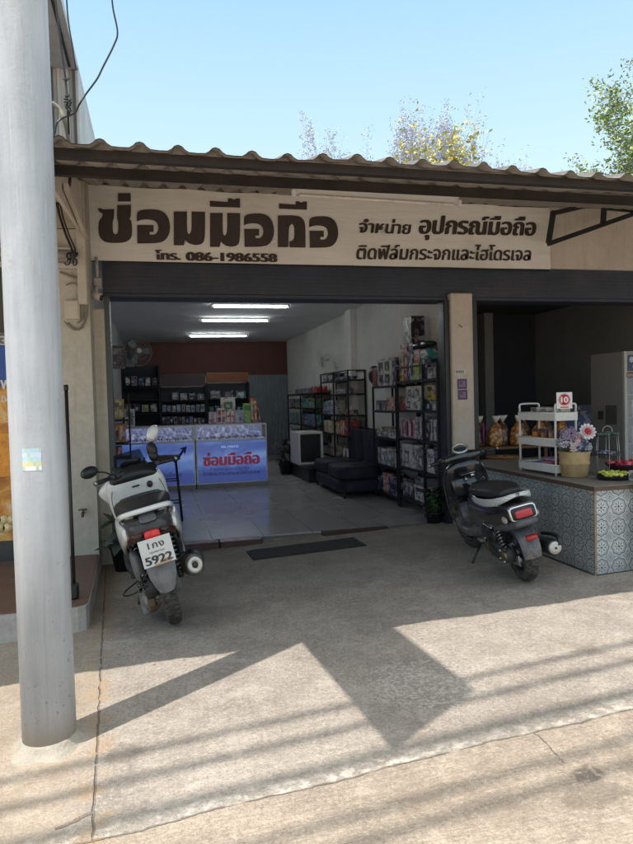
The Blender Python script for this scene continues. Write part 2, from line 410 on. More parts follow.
def floor_mat():
    N = NT('glossy_floor_tiles'); br = N.n('ShaderNodeTexBrick'); N.put(br.inputs['Vector'], N.co())
    br.offset = 0; br.inputs['Scale'].default_value = 1.0; br.inputs['Brick Width'].default_value = .6; br.inputs['Row Height'].default_value = .6
    br.inputs['Mortar Size'].default_value = .004; br.inputs['Color1'].default_value = (.42, .41, .40, 1); br.inputs['Color2'].default_value = (.46, .45, .435, 1); br.inputs['Mortar'].default_value = (.1, .095, .09, 1)
    n = N.noise(.9, 3); col = N.mix(N.smooth(n, .4, .7, 0, .25), br.outputs[0], (.34, .33, .32))
    N.set(Base_Color=col, Roughness=N.smooth(n, .3, .7, .2, .3)); N.bump(br.outputs['Fac'], -.25, .003); return N.m
M_floor = floor_mat()
def S(name, mb, m, **kw): return tag(mb.build(name, m, **kw), kind='structure')
XL, XR, YF, YB, ZC = -.78, 3.80, 7.56, 19.0, 3.3
S('shop_floor', MB().b2(XL, XR, YF+.16, YB, -.4, 0), M_floor)
# worn dark red threshold, broken in the middle
b = MB().m(0).b2(-.5, .66, YF-.06, YF+.155, -.2, .004, .01).b2(.668, 1.15, YF-.05, YF+.155, -.2, .001, .01).b2(1.9, 2.75, YF-.04, YF+.155, -.2, .004, .01)
b.m(1).b2(1.155, 1.895, YF-.02, YF+.155, -.2, -.012, .02).b2(2.755, 3.45, YF-.05, YF+.155, -.2, .006, .02)
S('threshold', b, [mat('dark_red_tile', (.075, .035, .032), .4, var=.35, scale=9, bump=.2), mat('broken_mortar', (.22, .18, .15), .9, var=.4, scale=12, bump=.8)])
b = MB(); b.b2(XL-.15, XL, 7.46, YB, -.3, ZC+.3)
S('wall_left', b, M_wallin2)
b = MB(); b.b2(XR, XR+.12, 7.62, YB, -.3, ZC+.3); b.b2(3.68, 3.799, 12.15, 12.5, 0, ZC-.001)
S('wall_right', b, M_wallin)
S('wall_back', MB().b2(XL-.15, 9.5, YB, YB+.15, -.3, ZC+.3), M_wallin2)
S('ceiling', MB().b2(XL-.15, XR+.12, 7.78, YB+.15, ZC, ZC+.1), M_ceil)
S('roof_deck', MB().b2(-5, 12, 7.5, YB+.3, 4.0, 4.12), M_dark)
# brown painted band across the back wall and a curtain of corrugated sheet below it
S('wall_band', MB().b2(XL, XR-.001, YB-.02, YB-.001, 2.34, ZC-.002), M_brown)
b = MB(); pts = []
for i in range(0, 57):
    x = 2.45 + i*.0235; pts.append((x, YB-.06 - (.0 if i % 4 < 2 else .035)))
for i in range(len(pts)-1): b.quad((*pts[i], .02), (*pts[i+1], .02), (*pts[i+1], 2.335), (*pts[i], 2.335))
tag(b.build('roller_shutter', mat('grey_blue_shutter', (.23, .27, .30), .45, .3, .15, 4), fix=False), 'grey corrugated shutter closing the right end of the back wall', 'shutter')
# right-hand shop
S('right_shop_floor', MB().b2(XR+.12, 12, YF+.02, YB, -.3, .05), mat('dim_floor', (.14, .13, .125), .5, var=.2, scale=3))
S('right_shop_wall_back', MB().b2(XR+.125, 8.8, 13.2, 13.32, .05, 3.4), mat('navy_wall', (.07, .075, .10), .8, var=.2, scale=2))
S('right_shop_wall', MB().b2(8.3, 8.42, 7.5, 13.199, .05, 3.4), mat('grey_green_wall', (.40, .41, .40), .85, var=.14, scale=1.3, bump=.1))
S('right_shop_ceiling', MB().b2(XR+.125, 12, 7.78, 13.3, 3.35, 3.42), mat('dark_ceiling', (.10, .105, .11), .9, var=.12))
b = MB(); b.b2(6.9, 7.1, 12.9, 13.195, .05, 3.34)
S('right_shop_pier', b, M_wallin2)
# header, pillars, guides
b = MB(); b.b2(-.50, 12, 7.47, 7.77, 2.80, 3.19); b.b2(-.50, 12, 7.45, 7.79, 2.755, 2.797, .006)
for i in range(7): b.b2(-.5, 12, 7.464, 7.469, 2.85+i*.045, 2.878+i*.045)
tag(b.build('shutter_housing', M_head), 'long dark grey roller shutter housing under the white banner', 'shutter housing')
def pillar(name, x0, x1, z1, label, m):
    p = thing(name, label, 'pillar', ((x0+x1)/2, 7.5, 0)); w = (x1-x0)/2
    MB().b2(-w, w, -.13, .05, gz(x0)-.05, z1, .012).build('shaft', m, p)
    return p
pillar('shop_pillar', 3.505, 3.79, 2.835, 'beige square pillar between the phone shop and the dark shop, with small notices on it', M_pill)
pillar('shop_pillar', -.645, -.49, 2.62, 'narrow cream pillar at the left edge of the phone shop doorway', M_cream2)
b = MB().b2(3.425, 3.50, 7.42, 7.60, gz(3.4), 2.754).b2(3.435, 3.465, 7.405, 7.419, .05, 2.75)
tag(b.build('shutter_rail', M_dark), 'dark steel shutter rail on the left face of the beige pillar', 'shutter rail')
b = MB().b2(3.795, 3.87, 7.42, 7.60, gz(3.8), 2.754)
tag(b.build('shutter_rail', M_dark), 'dark steel shutter rail on the right of the beige pillar', 'shutter rail')
b = MB().b2(-.488, -.435, 7.40, 7.62, gz(-.5), 2.754)
tag(b.build('shutter_rail', mat('grey_rail', (.10, .11, .12), .5, .4, .2, 5)), 'grey steel shutter rail beside the narrow cream pillar', 'shutter rail')
# notices on the pillar
def notice(px0, py0, px1, py1, Y, mats, label, fn=None):
    a = at(px0, py0, Y); c = at(px1, py1, Y); b = MB(); b.m(0).b2(a.x, c.x, Y, Y+.004, c.z, a.z)
    if fn: fn(b, a.x, c.x, a.z, c.z, Y)
    return tag(b.build('notice', mats), label, 'notice')
def fn(b, x0, x1, z1, z0, Y):
    for i in range(5): b.m(1).b2(x0+.012+i*.022, x0+.024+i*.022, Y-.001, Y, z0+.012, z1-.012)
notice(455, 369.5, 466.5, 374, 7.362, [mat('paper', (.6, .58, .52)), M_black], 'small white paper strip with black print on the beige pillar', fn)
def fn(b, x0, x1, z1, z0, Y):
    h = z1-z0; b.m(1).b2(x0+.02, x1-.02, Y-.001, Y, z0+h*.2, z0+h*.8); b.m(2).b2(x0+.03, x1-.06, Y-.002, Y-.001, z0+h*.45, z0+h*.75)
PU = [mat('purple_print', (.10, .06, .16)), mat('mauve_print', (.22, .17, .28)), mat('dull_red_print', (.22, .06, .06))]
notice(457.5, 379, 467, 389, 7.362, PU, 'upper of the two dark purple stickers on the beige pillar', fn)
notice(458, 390, 467.5, 399.5, 7.362, PU, 'lower of the two dark purple stickers on the beige pillar', fn)
def fn(b, x0, x1, z1, z0, Y): b.m(1).b2(x0+.01, x1-.03, Y-.001, Y, z1-.03, z1-.015).b2(x0+.03, x1-.01, Y-.001, Y, z0+.015, z0+.03)
notice(458, 323.5, 463, 328.5, 7.362, [M_pill, mat('dark_mark', (.16, .12, .1))], 'tiny dark stencilled mark high on the beige pillar', fn)

# beam above
S('beam', MB().b2(4.80, 12, 7.42, 7.6, 3.165, 4.0, .008).b2(-.6, 4.799, 7.46, 7.6, 3.2, 4.0), M_beige)

# ------------------------------------------------------------------ corrugated roof
def roof_mat(nm, cs):
    N = NT(nm); n = N.noise(3, 7, rough=.65); n2 = N.noise(30, 3)
    mp = N.n('ShaderNodeMapping'); N.put(mp.inputs[0], N.co()); mp.inputs['Scale'].default_value = (6, .7, 1)
    s = N.noise(2, 5, vec=mp.outputs[0]); f = N.math('MULTIPLY_ADD', s, .5, N.math('MULTIPLY_ADD', n2, .15, N.math('MULTIPLY', n, .35)))
    N.set(Base_Color=N.ramp(f, [(.35, cs[0]), (.5, cs[1]), (.68, cs[2])]), Roughness=.62, Metallic=.25); N.bump(n2, .15, .004); return N.m
M_roof = roof_mat('weathered_roof', [(.085, .075, .07), (.15, .142, .138), (.25, .238, .23)])
M_roofu = roof_mat('roof_underside', [(.26, .23, .20), (.38, .345, .305), (.50, .46, .42)])
E0, SLR = 3.65, .259
def rz(y): return 2.950 + SLR*(y-E0)
roof = thing('corrugated_roof', 'long brown weathered corrugated metal roof over the shop fronts', 'roof', (0, 0, 0))
b = MB(); prof = []
k0 = -14
for k in range(k0, 50):
    x = -.03 + k*.2
    for dx, h in ((-.1, 0), (-.056, .002), (-.036, .014), (-.02, .031), (0, .037), (.02, .031), (.036, .014), (.056, .002)): prof.append((x+dx, h))
yy = [E0, 4.6, 5.6, 6.6, 7.58]
def jit(x, y): return .006*math.sin(x*2.3+y) + .004*math.sin(x*7.1)
for lay, (dz, mi) in enumerate(((.0, 0), (-.004, 1))):
    vs = []; n = len(prof); 
    for j, y in enumerate(yy):
        for (x, h) in prof:
            e = (.012*math.sin(x*3.1)+.008*math.sin(x*9.7)) if j == 0 else 0
            vs.append((x, y+e, rz(y)+h+dz+jit(x, y)))
    b.m(mi).add(vs, [(j*n+i, j*n+i+1, (j+1)*n+i+1, (j+1)*n+i) for j in range(len(yy)-1) for i in range(n-1)])
b.build('roof_sheet', [M_roof, M_roofu], roof, fix=False)
for y, hh in ((3.79, .045), (4.92, .062)):
    b = MB(); z = rz(y)-.02; b.b2(-2.9, 9.8, y-.025, y+.025, z-hh, z+.004)
    b.build('purlin', mat('dark_brown_steel', (.040, .033, .032), .6, .3, .25, 6, .1), roof)
for x in (-2.2, 4.9, 9.3):
    b = MB(); b.add([(x-.03, 3.6, rz(3.6)-.10), (x+.03, 3.6, rz(3.6)-.10), (x+.03, 7.45, rz(7.45)-.10), (x-.03, 7.45, rz(7.45)-.10),
                     (x-.03, 3.6, rz(3.6)-.19), (x+.03, 3.6, rz(3.6)-.19), (x+.03, 7.45, rz(7.45)-.19), (x-.03, 7.45, rz(7.45)-.19)],
                    [(0,1,2,3),(4,5,6,7),(0,1,5,4),(1,2,6,5),(2,3,7,6),(3,0,4,7)])
    if x != 4.9: b.build('rafter', mat('dark_brown_steel', (.05, .036, .033)), roof)

# black steel bracket that carries the roof against the beige wall
br = thing('wall_bracket', 'black steel triangular bracket fixed to the beige wall at the right end of the banner', 'bracket')
def bar(m, p, q, w, d=None):
    p = Vector(p); q = Vector(q); t = (q-p); L = t.length; t.normalize(); s = Vector((0,1,0)); s = (s - t*s.dot(t)).normalized(); n = t.cross(s)
    M = Matrix((( t.x, s.x, n.x, 0), (t.y, s.y, n.y, 0), (t.z, s.z, n.z, 0), (0,0,0,1))).transposed().transposed()
    return m.box((0,0,0), (L, d or w, w), Matrix.Translation((p+q)/2) @ M, .004)
YK = 7.1
for nm, p, q in (('post', (553.5, 211), (548.5, 243)), ('strut', (548, 244), (633+40, 200)), ('top_rail', (553, 213.5), (640, 193)), ('stub', (604.5, 202), (603, 224))):
    bar(MB(), at(*p, YK), at(*q, YK), .055, .05).build(nm, M_black, br)
bar(MB(), at(607, 209, YK+.1), at(660, 214, YK+.1), .03).build('tie', M_black, br)
# ------------------------------------------------------------------ banner with lettering
YS = 7.38
ban = thing('shop_banner', 'long cream vinyl banner with large brown Thai lettering above the open phone shop', 'banner', (0, 0, 0))
def pl(x, z, h=0.0): return (x, YS-h, z)
N = NT('banner_vinyl'); n1 = N.noise(1.3, 5); n2 = N.noise(.5, 3)
mp = N.n('ShaderNodeMapping'); N.put(mp.inputs[0], N.co()); mp.inputs['Scale'].default_value = (.8, 1, 5); mp.inputs['Rotation'].default_value = (0, .35, 0)
fold = N.noise(1.6, 3, vec=mp.outputs[0])
N.set(Base_Color=N.ramp(N.math('MULTIPLY_ADD', n1, .6, N.math('MULTIPLY', n2, .4)), [(.35, (.68, .655, .61)), (.5, (.80, .775, .73)), (.7, (.86, .84, .80))]), Roughness=.55)
N.bump(fold, .55, .03); M_vinyl = N.m
b = MB(); nxx, nzz = 60, 10; vs = []
for j in range(nzz+1):
    for i in range(nxx+1):
        u = i/nxx; v = j/nzz; x = -.675 + u*(4.87+.675); z0 = 3.125+.02*u; z1 = 3.915-.015*u
        sag = .006*math.sin(u*40) if j == nzz else 0
        vs.append((x, YS + .004*math.sin(x*5+v*3), z0+(z1-z0)*v + sag))
n = nxx+1; b.add(vs, [(j*n+i, j*n+i+1, (j+1)*n+i+1, (j+1)*n+i) for j in range(nzz) for i in range(nxx)], True)
b.m(0).b2(-.73, -.66, YS-.003, YS+.03, 3.12, 3.33)
b.build('banner_sheet', M_vinyl, ban, fix=False)
b = MB().b2(-.68, 4.86, YS+.012, YS+.045, 3.125, 3.15).b2(-.68, 4.86, YS+.012, YS+.045, 3.87, 3.90); b.build('banner_frame', M_dark, ban)
M_brownink = mat('brown_ink', (.058, .042, .040), .5, var=.18, scale=3)
M_ink = mat('dark_ink', (.05, .034, .03), .5, var=.15, scale=3)
def rounded(P):
    for _ in range(2):
        Q = []; L = len(P)
        for i in range(L):
            a, p, c = Vector(P[i-1]), Vector(P[i]), Vector(P[(i+1) % L]); u = p-a; v = c-p
            if u.length > 1e-6 and v.length > 1e-6 and abs(u.angle_signed(v)) < R(62): Q += [tuple(p-u*.25), tuple(p+v*.25)]
            else: Q.append(tuple(p))
        P = Q
    return P
def big(polys, ox, nm):
    b = MB()
    for k, P in enumerate(polys):
        w = []
        for (cx_, cy_) in rounded(P):
            q = at(ox+cx_/4.869, 180+cy_/4.869, YS); w.append((q.x, q.z))
        b.prism(w, .008, .012, lambda u, v, h: (u, YS-h, v))
    o = b.build(nm, M_brownink, ban)
    import bmesh
    bm = bmesh.new(); bm.from_mesh(o.data); bmesh.ops.triangulate(bm, faces=[f for f in bm.faces if len(f.verts) > 4], ngon_method='EAR_CLIP'); bm.to_mesh(o.data); bm.free()
def o_ang(x, y, w, h):   # the Thai letter o ang, drawn in a w by h box
    P = [(0,.09),(.1,.03),(.26,0),(.62,0),(.82,.08),(.95,.25),(1,.5),(.97,.72),(.86,.90),(.66,.995),(.02,1),(.01,.46),(.5,.46),(.5,.66),(.38,.66),(.38,.74),(.54,.75),(.64,.62),(.64,.46),(.56,.34),(.4,.29),(.16,.29),(0,.35)]
    return [(x+a*w, y+c*h) for a, c in P]
def mo_ma(x, y, w, h):
    P = [(0,0),(.42,0),(.42,.60),(.48,.68),(.57,.60),(.57,0),(1,.01),(1,.82),(.9,.97),(.66,1.0),(.45,.93),(.36,.84),(.32,1),(0,1)]
    return [(x+a*w, y+c*h) for a, c in P]
def sara(x, y, w, h):
    return [(x, y+.25*h), (x+.6*w, y+.38*h), (x+.6*w, y-.02*h), (x+.72*w, y-.04*h), (x+.76*w, y+.12*h), (x+.84*w, y+.1*h), (x+.86*w, y), (x+w, y), (x+w, y+h), (x, y+.88*h)]
so_so = [(40,140),(52,137),(62,145),(118,143),(118,188),(111,200),(111,252),(118,265),(130,265),(138,252),(138,202),(131,190),(134,125),(200,122),(200,180),(192,190),(204,202),(206,268),(195,292),(165,307),(90,308),(62,297),(42,270),(42,202),(60,182),(62,164),(42,155)]
big([so_so, [(137,66),(198,66),(199,106),(137,106)]], 90, 'letter')
big([o_ang(228,145,163,165)], 90, 'letter')
big([mo_ma(408,155,152,164)], 90, 'letter')
big([mo_ma(0,162,146,165), sara(-1,92,147,44)], 210, 'letter')
big([o_ang(165,165,147,162)], 210, 'letter')
big([[(330,174),(420,173),(450,186),(464,216),(464,330),(387,329),(387,300),(398,298),(410,285),(410,226),(398,214),(387,224),(383,240),(380,328),(330,328)], sara(335,106,136,40)], 210, 'letter')
big([o_ang(482,178,142,153)], 210, 'letter')
def line(body, pa, pb, hpx, nm='lettering', m=M_ink, Y=YS-.008, bold=5, shear=0, parent=ban, spacing=1.0):
    """one line of lettering from pixel pa to pb along its baseline, laid in the facade plane"""
    A = at(*pa, Y); B = at(*pb, Y); H = at(pa[0], pa[1]-hpx, Y); X = (B-A); w = X.length; X.normalize(); Yv = Vector((0, 0, 1)); Yv = (Yv - X*Yv.dot(X)).normalized(); Z = X.cross(Yv)
    M = Matrix(((X.x, Yv.x, Z.x, A.x), (X.y, Yv.y, Z.y, A.y), (X.z, Yv.z, Z.z, A.z), (0,0,0,1)))
    return text(body, nm, m, M, w, (H-A).length, bold, shear, parent, spacing=spacing)
line('โทร.', (156, 259.5), (180, 259.8), 8, bold=7)
line('086-1986558', (187, 260.5), (276.5, 262), 8.5, bold=7)
line('จำหน่าย', (360, 232.5), (411, 234), 12.0, bold=5, shear=.18)
line('อุปกรณ์มือถือ', (420, 233.5), (535.5, 235.5), 17, bold=6, shear=.18)
line('ติดฟิล์มกระจกและไฮโดรเจล', (357, 259), (531, 260.5), 13.5, bold=4, shear=.18)
# fluorescent batten above the banner
fx = thing('batten_light', 'white unlit fluorescent batten mounted along the top of the banner', 'light fitting')
YB2 = 5.6; A = at(293, 190.5, YB2); B = at(458, 201, YB2)
b = MB(); bar(b, A, B, .065, .05); b.build('housing', M_white, fx)
b = MB(); b.tube([A+Vector((.05, -.03, -.045)), B+Vector((-.05, -.03, -.045))], .013, 8); b.build('tube', mat('milky_tube', (.75, .68, .66), .3), fx)
for q in (A, B):
    MB().box(q+Vector((0, -.02, -.03)), (.03, .05, .06), None, .004).build('tube_holder', M_white, fx)
    MB().tube([q+Vector((0, 0, .02)), (q.x, q.y, rz(q.y)-.002)], .006, 6).build('hanger', M_dark, fx)

# ------------------------------------------------------------------ left neighbour
S('neighbour_wall', MB().b2(-.93, -.60, 7.0, 7.46, -.2, 3.35).b2(-1.32, -.94, 7.0, 7.46, -.2, 3.35), M_cream)
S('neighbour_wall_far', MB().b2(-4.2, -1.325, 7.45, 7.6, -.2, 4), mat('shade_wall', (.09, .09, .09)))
S('neighbour_upper_wall', MB().b2(-4.2, -1.325, 7.0, 7.44, 3.06, 3.95).b2(-1.32, -.6, 7.0, 7.46, 3.36, 3.95), mat('upper_cream_wall', (.42, .38, .32), .8, var=.15, scale=2))
# low tiled step in front of it, rounded corner
b = MB(); z1 = .088
poly = [(-4.2, 5.22), (-.72, 5.22), (-.62, 5.235), (-.565, 5.27), (-.545, 5.33), (-.548, 5.5), (-.60, 6.99), (-4.2, 6.99)]
b.m(0).prism(poly, -.4, z1-.012); b.m(1).prism([(x-(.012 if x > -4 else 0), y+(.012 if y < 6 else 0)) for x, y in poly], z1-.012, z1)
S('step', b, [mat('limewashed_edge', (.42, .38, .36), .8, var=.25, scale=5, bump=.4), mat('red_brown_tile', (.16, .095, .07), .55, var=.25, scale=5, bump=.15)])
# side fascia between the two roofs
b = MB()
b.add([(-.63, 3.9, 3.02), (-.63, 7.0, 3.30), (-.63, 7.0, 3.82), (-.63, 3.9, 3.02+.01)] + [(-.66, 3.9, 3.02), (-.66, 7.0, 3.30), (-.66, 7.0, 3.82), (-.66, 3.9, 3.03)], [(0,1,2,3),(4,5,6,7),(0,1,5,4),(1,2,6,5),(2,3,7,6)])
b.b2(-.62, -.585, 5.4, 7.0, 3.245, 3.30)
tag(b.build('side_fascia', M_cream2), 'cream board running under the roof edge from the pole back to the banner', 'fascia')
b = MB(); b.b2(-.70, -.61, 6.93, 6.99, 2.6, 3.82, .01)
tag(b.build('corner_strip', M_cream), 'narrow cream corner strip left of the banner end', 'trim')
# guttering and cables
b = MB()
b.tube([(-4, 6.9, 3.07), (-.68, 6.9, 3.07)], .028, 10).b2(-4, -.70, 6.94, 6.99, 2.955, 3.005, .004).b2(-4, -.72, 6.90, 6.99, 3.13, 3.15, .003)
tag(b.build('gutter_pipe', mat('dusty_white_pipe', (.50, .49, .46), .5)), 'dusty white pipe and rail running level across the neighbouring wall', 'pipe')
b = MB(); r1 = random.Random(3)
def wire(name, pts, r, label, m=M_black, cat='cable', k=8):
    P = spl([tuple(p) for p in pts], k); return tag(MB().tube(P, r, 6).build(name, m), label, cat)
a5 = lambda *L: [at(x, y, Y) for x, y, Y in L]
wire('hanging_cable', a5((111, -14, 4.2), (113, 8, 4.2), (117.5, 32, 4.2), (114, 45, 4.2), (103, 67, 4.2), (97, 79, 4.2), (86, 94, 4.2), (79, 105, 4.2), (75, 113, 4.3), (63, 118, 4.4), (57, 123, 4.4), (55, 133, 4.4)), .0055, 'thin black cable sagging across the open sky above the roof end')
wire('service_cable', a5((54, -14, 4.3), (58, 22, 4.3), (63, 60, 4.3), (66, 84, 4.3), (67.5, 104, 4.3), (69, 134, 4.4)), .007, 'black twisted cable dropping beside the pale building to the roof end, knotted near its foot')
wire('service_cable', a5((66, -14, 4.3), (68, 18, 4.3), (73, 50, 4.3), (76, 70, 4.3)), .005, 'short black cable in front of the pale building, near its right corner')
b = MB()
for i in range(34):
    q = at(68+r1.uniform(-2.2, 2.2), 104+r1.uniform(-8, 8)*(.5 if i % 2 else 1), 4.29); d = Vector((r1.uniform(-1, 1), 0, r1.uniform(-1, 1)))*.018
    b.tube([q-d, q+Vector((0, -.006, .004)), q+d], .004, 5)
tag(b.build('cable_knot', M_black), 'tangled knot of black cable ends hanging above the roof end', 'cable knot')
b = MB()
for i in range(10):
    q = at(66+r1.uniform(-2.5, 2.5), 80+r1.uniform(-2, 2), 4.29); d = Vector((r1.uniform(-1, 1), 0, r1.uniform(-.6, .6)))*.016; b.tube([q-d, q+d], .003, 5)
tag(b.build('cable_knot', M_black), 'smaller higher knot on the black cable beside the pale building', 'cable knot')
M_conduit = mat('olive_conduit', (.20, .19, .14), .6)
wire('conduit', a5((52, 103, 5.), (60, 110, 5.), (65, 122, 5.), (68, 137, 5.2), (69, 150, 5.4), (70, 168, 5.6)), .017, 'fat grey flexible conduit curling over the roof end', M_conduit)
wire('conduit', a5((69, 160, 5.6), (70, 180, 5.8), (67, 193, 5.8), (60, 203, 5.8), (53, 205, 5.8)), .012, 'dark cable looping down below the roof end beside the pole')
for k, (dx, rr) in enumerate(((0, .012), (3, .008))):
    wire('conduit', a5((57+dx, 203, 6.2), (60+dx, 217, 6.4), (66+dx, 235, 6.6), (72+dx, 250, 6.8), (73, 262, 6.85)), rr, ['thick dark conduit slanting down to the white pipe joint', 'thin dark cable beside the slanting conduit'][k])
b = MB()
for i in range(7):
    q = at(71+r1.uniform(-4, 4), 257+r1.uniform(-5, 5), 6.85); b.tube([q+Vector((math.cos(t)*.03, 0, math.sin(t)*.035)) for t in [i*.9+j*.8 for j in range(6)]], .007, 5)
tag(b.build('cable_coil', M_black), 'small coil of black cable hooked on the end of the white pipe', 'cable coil')
mb = thing('meter_box', 'cream junction box with looping conduits high on the neighbouring cream wall', 'junction box')
a = at(64, 300, 6.94); c = at(80, 319, 6.94)
MB().b2(a.x, c.x, 6.93, 6.99, c.z, a.z, .008).build('case', M_cream2, mb)
MB().b2(a.x+.015, c.x-.015, 6.922, 6.929, c.z+.02, a.z-.015, .003).build('cover', M_cream2, mb)
for L, rr in (([(60,272),(70,276),(82,281),(86,295),(87,310),(84,323),(79,329),(73,328),(68,323)], .012), ([(66,285),(74,283),(82,290),(83.5,302),(83,318),(77,323)], .008), ([(64,321),(69,326),(75,330),(84,327)], .006)):
    MB().tube(spl([tuple(at(x, y, 6.965)) for x, y in L], 6), rr, 7).build('conduit', M_conduit, mb)
cc = thing('security_camera', 'small white wall camera on top of the narrow cream pillar', 'camera')
q = at(96.5, 297, 7.25); MB().tube([q+Vector((-.04, 0, .03)), q+Vector((.045, -.03, -.01))], .042, 14).build('body', mat('cctv_white', (.62, .57, .52), .4), cc)
MB().tube([q+Vector((.046, -.031, -.01)), q+Vector((.06, -.036, -.015))], .03, 14).build('lens', M_black, cc)
MB().tube([q+Vector((0, 0, .03)), q+Vector((0, .03, .12))], .018, 10).build('mount', mat('dusty_white_pipe', (.5, .49, .46)), cc)
b = MB(); q = at(97.5, 284, 7.35); b.b2(q.x-.04, q.x+.04, 7.36, 7.40, q.z-.05, q.z+.07, .01); b.tube([q+Vector((0, 0, .07)), q+Vector((0, 0, .28))], .016, 8)
tag(b.build('junction_pipe', mat('dusty_white_pipe', (.5, .49, .46))), 'short white pipe and box between banner end and wall camera', 'pipe')
tp = thing('wall_tap', 'small rusty tap on the cream wall near the white scooter', 'tap'); q = at(83, 513, 6.94)
MB().tube([q+Vector((0, .05, 0)), q+Vector((0, -.03, 0)), q+Vector((0, -.05, -.03))], .014, 8).build('spout', mat('rusty_brass', (.12, .085, .05), .5, .5, .3, 20), tp)
MB().tube([q+Vector((-.04, -.01, .035)), q+Vector((.04, -.01, .035))], .009, 6).tube([q, q+Vector((0, -.01, .035))], .008, 6).build('handle', mat('rusty_brass', (.12, .085, .05)), tp)
# neighbour shop: sign board, vinyl poster
b = MB(); a = at(-20, 333, 6.93); c = at(10, 346, 6.93); b.m(0).b2(a.x, c.x, 6.9, 6.93, c.z, a.z)
ns = thing('number_sign', 'grey sign strip with the figure 3, just left of the pole', 'sign'); b.build('board', mat('sign_grey', (.16, .165, .17)), ns)
line('3', (.5, 345), (6.5, 345), 9, 'figure', mat('pale_ink', (.6, .6, .58)), 6.895, 5, 0, ns)
po = thing('vinyl_poster', 'vinyl drinks poster, blue above and orange below, left of the pole', 'poster')
N = NT('orange_print'); n = N.noise(3, 4, dist=1.5); zc = N.xyz()[2]
M_or = N.set(Base_Color=N.ramp(n, [(.3, (.35, .10, .02)), (.48, (.62, .24, .03)), (.6, (.75, .42, .12)), (.72, (.75, .66, .5))]), Roughness=.4)
a = at(-30, 345, 6.92); c = at(12.5, 386, 6.92); e = at(11, 540, 6.92)
MB().b2(a.x, c.x, 6.90, 6.93, c.z, a.z).build('blue_panel', mat('blue_print', (.02, .08, .36), .4, var=.2, scale=4), po)
MB().b2(a.x, c.x, 6.90, 6.93, e.z, c.z-.001).build('orange_panel', M_or, po)
for sx, w, hgt in ((4.5, .13, .42), (-8, .12, .36)):
    q = at(sx, 455, 6.885); b = MB(); b.m(0).prism([(q.x-w*.35, q.z-hgt/2), (q.x+w*.35, q.z-hgt/2), (q.x+w*.5, q.z+hgt/2), (q.x-w*.5, q.z+hgt/2)], 6.885, 6.898, lambda u, v, h: (u, h, v)); b.build('printed_glass', mat('amber_print', (.80, .30, .02), .3, var=.3, scale=9), po)
line('W', (1, 397-8), (11, 397-8), 9, 'lettering', M_white, 6.896, 7, .0, po)
line('DA', (2, 402), (10, 402), 6, 'lettering', M_white, 6.896, 5, 0, po)
line('—', (4, 424), (10, 424), 6, 'lettering', M_white, 6.896, 3, 0, po)
for k in range(5):
    q = at(-4+k*4, 520+(k % 2)*8, 6.885); MB().tube([q+Vector((0, 0, 0)), q+Vector((0, -.006, 0))], .045, 14).build('printed_fruit', mat('pale_fruit_print', (.80, .62, .30), .4, var=.25, scale=20), po)
# black rod standing on the step
rd = thing('standing_rod', 'thin black metal rod standing on the red tiled step behind the pole', 'rod')
p0 = atz(74.5, 597, .1); p1 = at(66, 386, p0.y+.15)
MB().tube([p0, p1], .014, 10).build('rod', M_black, rd); MB().box(p0+Vector((0, 0, .05)), (.07, .09, .12), None, .015).build('foot', M_black, rd)
MB().tube([p1-(p1-p0)*.02, p1+(p1-p0)*.005], .018, 8).build('cap', M_black, rd)

# ------------------------------------------------------------------ street pole
pole = thing('street_pole', 'thick pale grey painted steel pole standing in the pavement at left', 'pole', (-.575, 3.53, 0))
N = NT('pole_paint'); n = N.noise(2.5, 5); f2 = N.noise(38, 4, rough=.7); mp = N.n('ShaderNodeMapping'); N.put(mp.inputs[0], N.co()); mp.inputs['Scale'].default_value = (9, 9, .8); st = N.noise(2, 5, vec=mp.outputs[0])
z = N.xyz()[2]; low = N.smooth(z, 1.0, -.1)
col = N.ramp(N.math('MULTIPLY_ADD', st, .5, N.math('MULTIPLY', n, .5)), [(.35, (.33, .355, .39)), (.5, (.41, .435, .47)), (.66, (.48, .505, .535))])
col = N.mix(N.math('MULTIPLY', N.smooth(N.math('ADD', f2, N.math('MULTIPLY', low, .08)), .68, .73), .7), col, (.16, .13, .11))
col = N.mix(N.math('MULTIPLY', N.smooth(z, .12, -.1), N.smooth(n, .35, .6)), col, (.30, .27, .23))
mp2 = N.n('ShaderNodeMapping'); N.put(mp2.inputs[0], N.co()); mp2.inputs['Scale'].default_value = (30, 30, 1.4); dr = N.noise(1.0, 5, vec=mp2.outputs[0], rough=.7)
col = N.mix(N.math('MULTIPLY', N.smooth(dr, .56, .70), .35), col, (.26, .25, .23)); col = N.mix(N.math('MULTIPLY', N.smooth(dr, .40, .28), .35), col, (.60, .62, .63))
col = N.mix(N.math('MULTIPLY', N.smooth(N.noise(7, 6, rough=.8), .60, .68), .45), col, (.34, .33, .31))
N.set(Base_Color=col, Roughness=.46, Metallic=.0); N.bump(N.math('ADD', f2, N.math('MULTIPLY', N.noise(5, 4), 2.0)), .25, .006)
MB().lathe([(.129, -.25), (.129, 1.2), (.129, 4), (.126, 7.2), (0, 7.2)], 48).build('shaft', N.m, pole)
b = MB(); r1 = random.Random(5); pr_ = []
for i, (r_, h) in enumerate(((.21, -.125), (.19, -.118), (.16, -.103), (.138, -.075), (.131, -.06), (.128, -.06))):
    pr_.append((r_, h))
b.lathe(pr_, 40); b.v = [(x*(1+.10*math.sin(5*math.atan2(y, x)+1)) if math.hypot(x, y) > .15 else x, y*(1+.10*math.sin(5*math.atan2(y, x)+1)) if math.hypot(x, y) > .15 else y, z_+SL*x) for x, y, z_ in b.v]
b.build('mortar_collar', mat('pole_mortar', (.40, .36, .30), .9, var=.2, scale=9, bump=.6), pole)
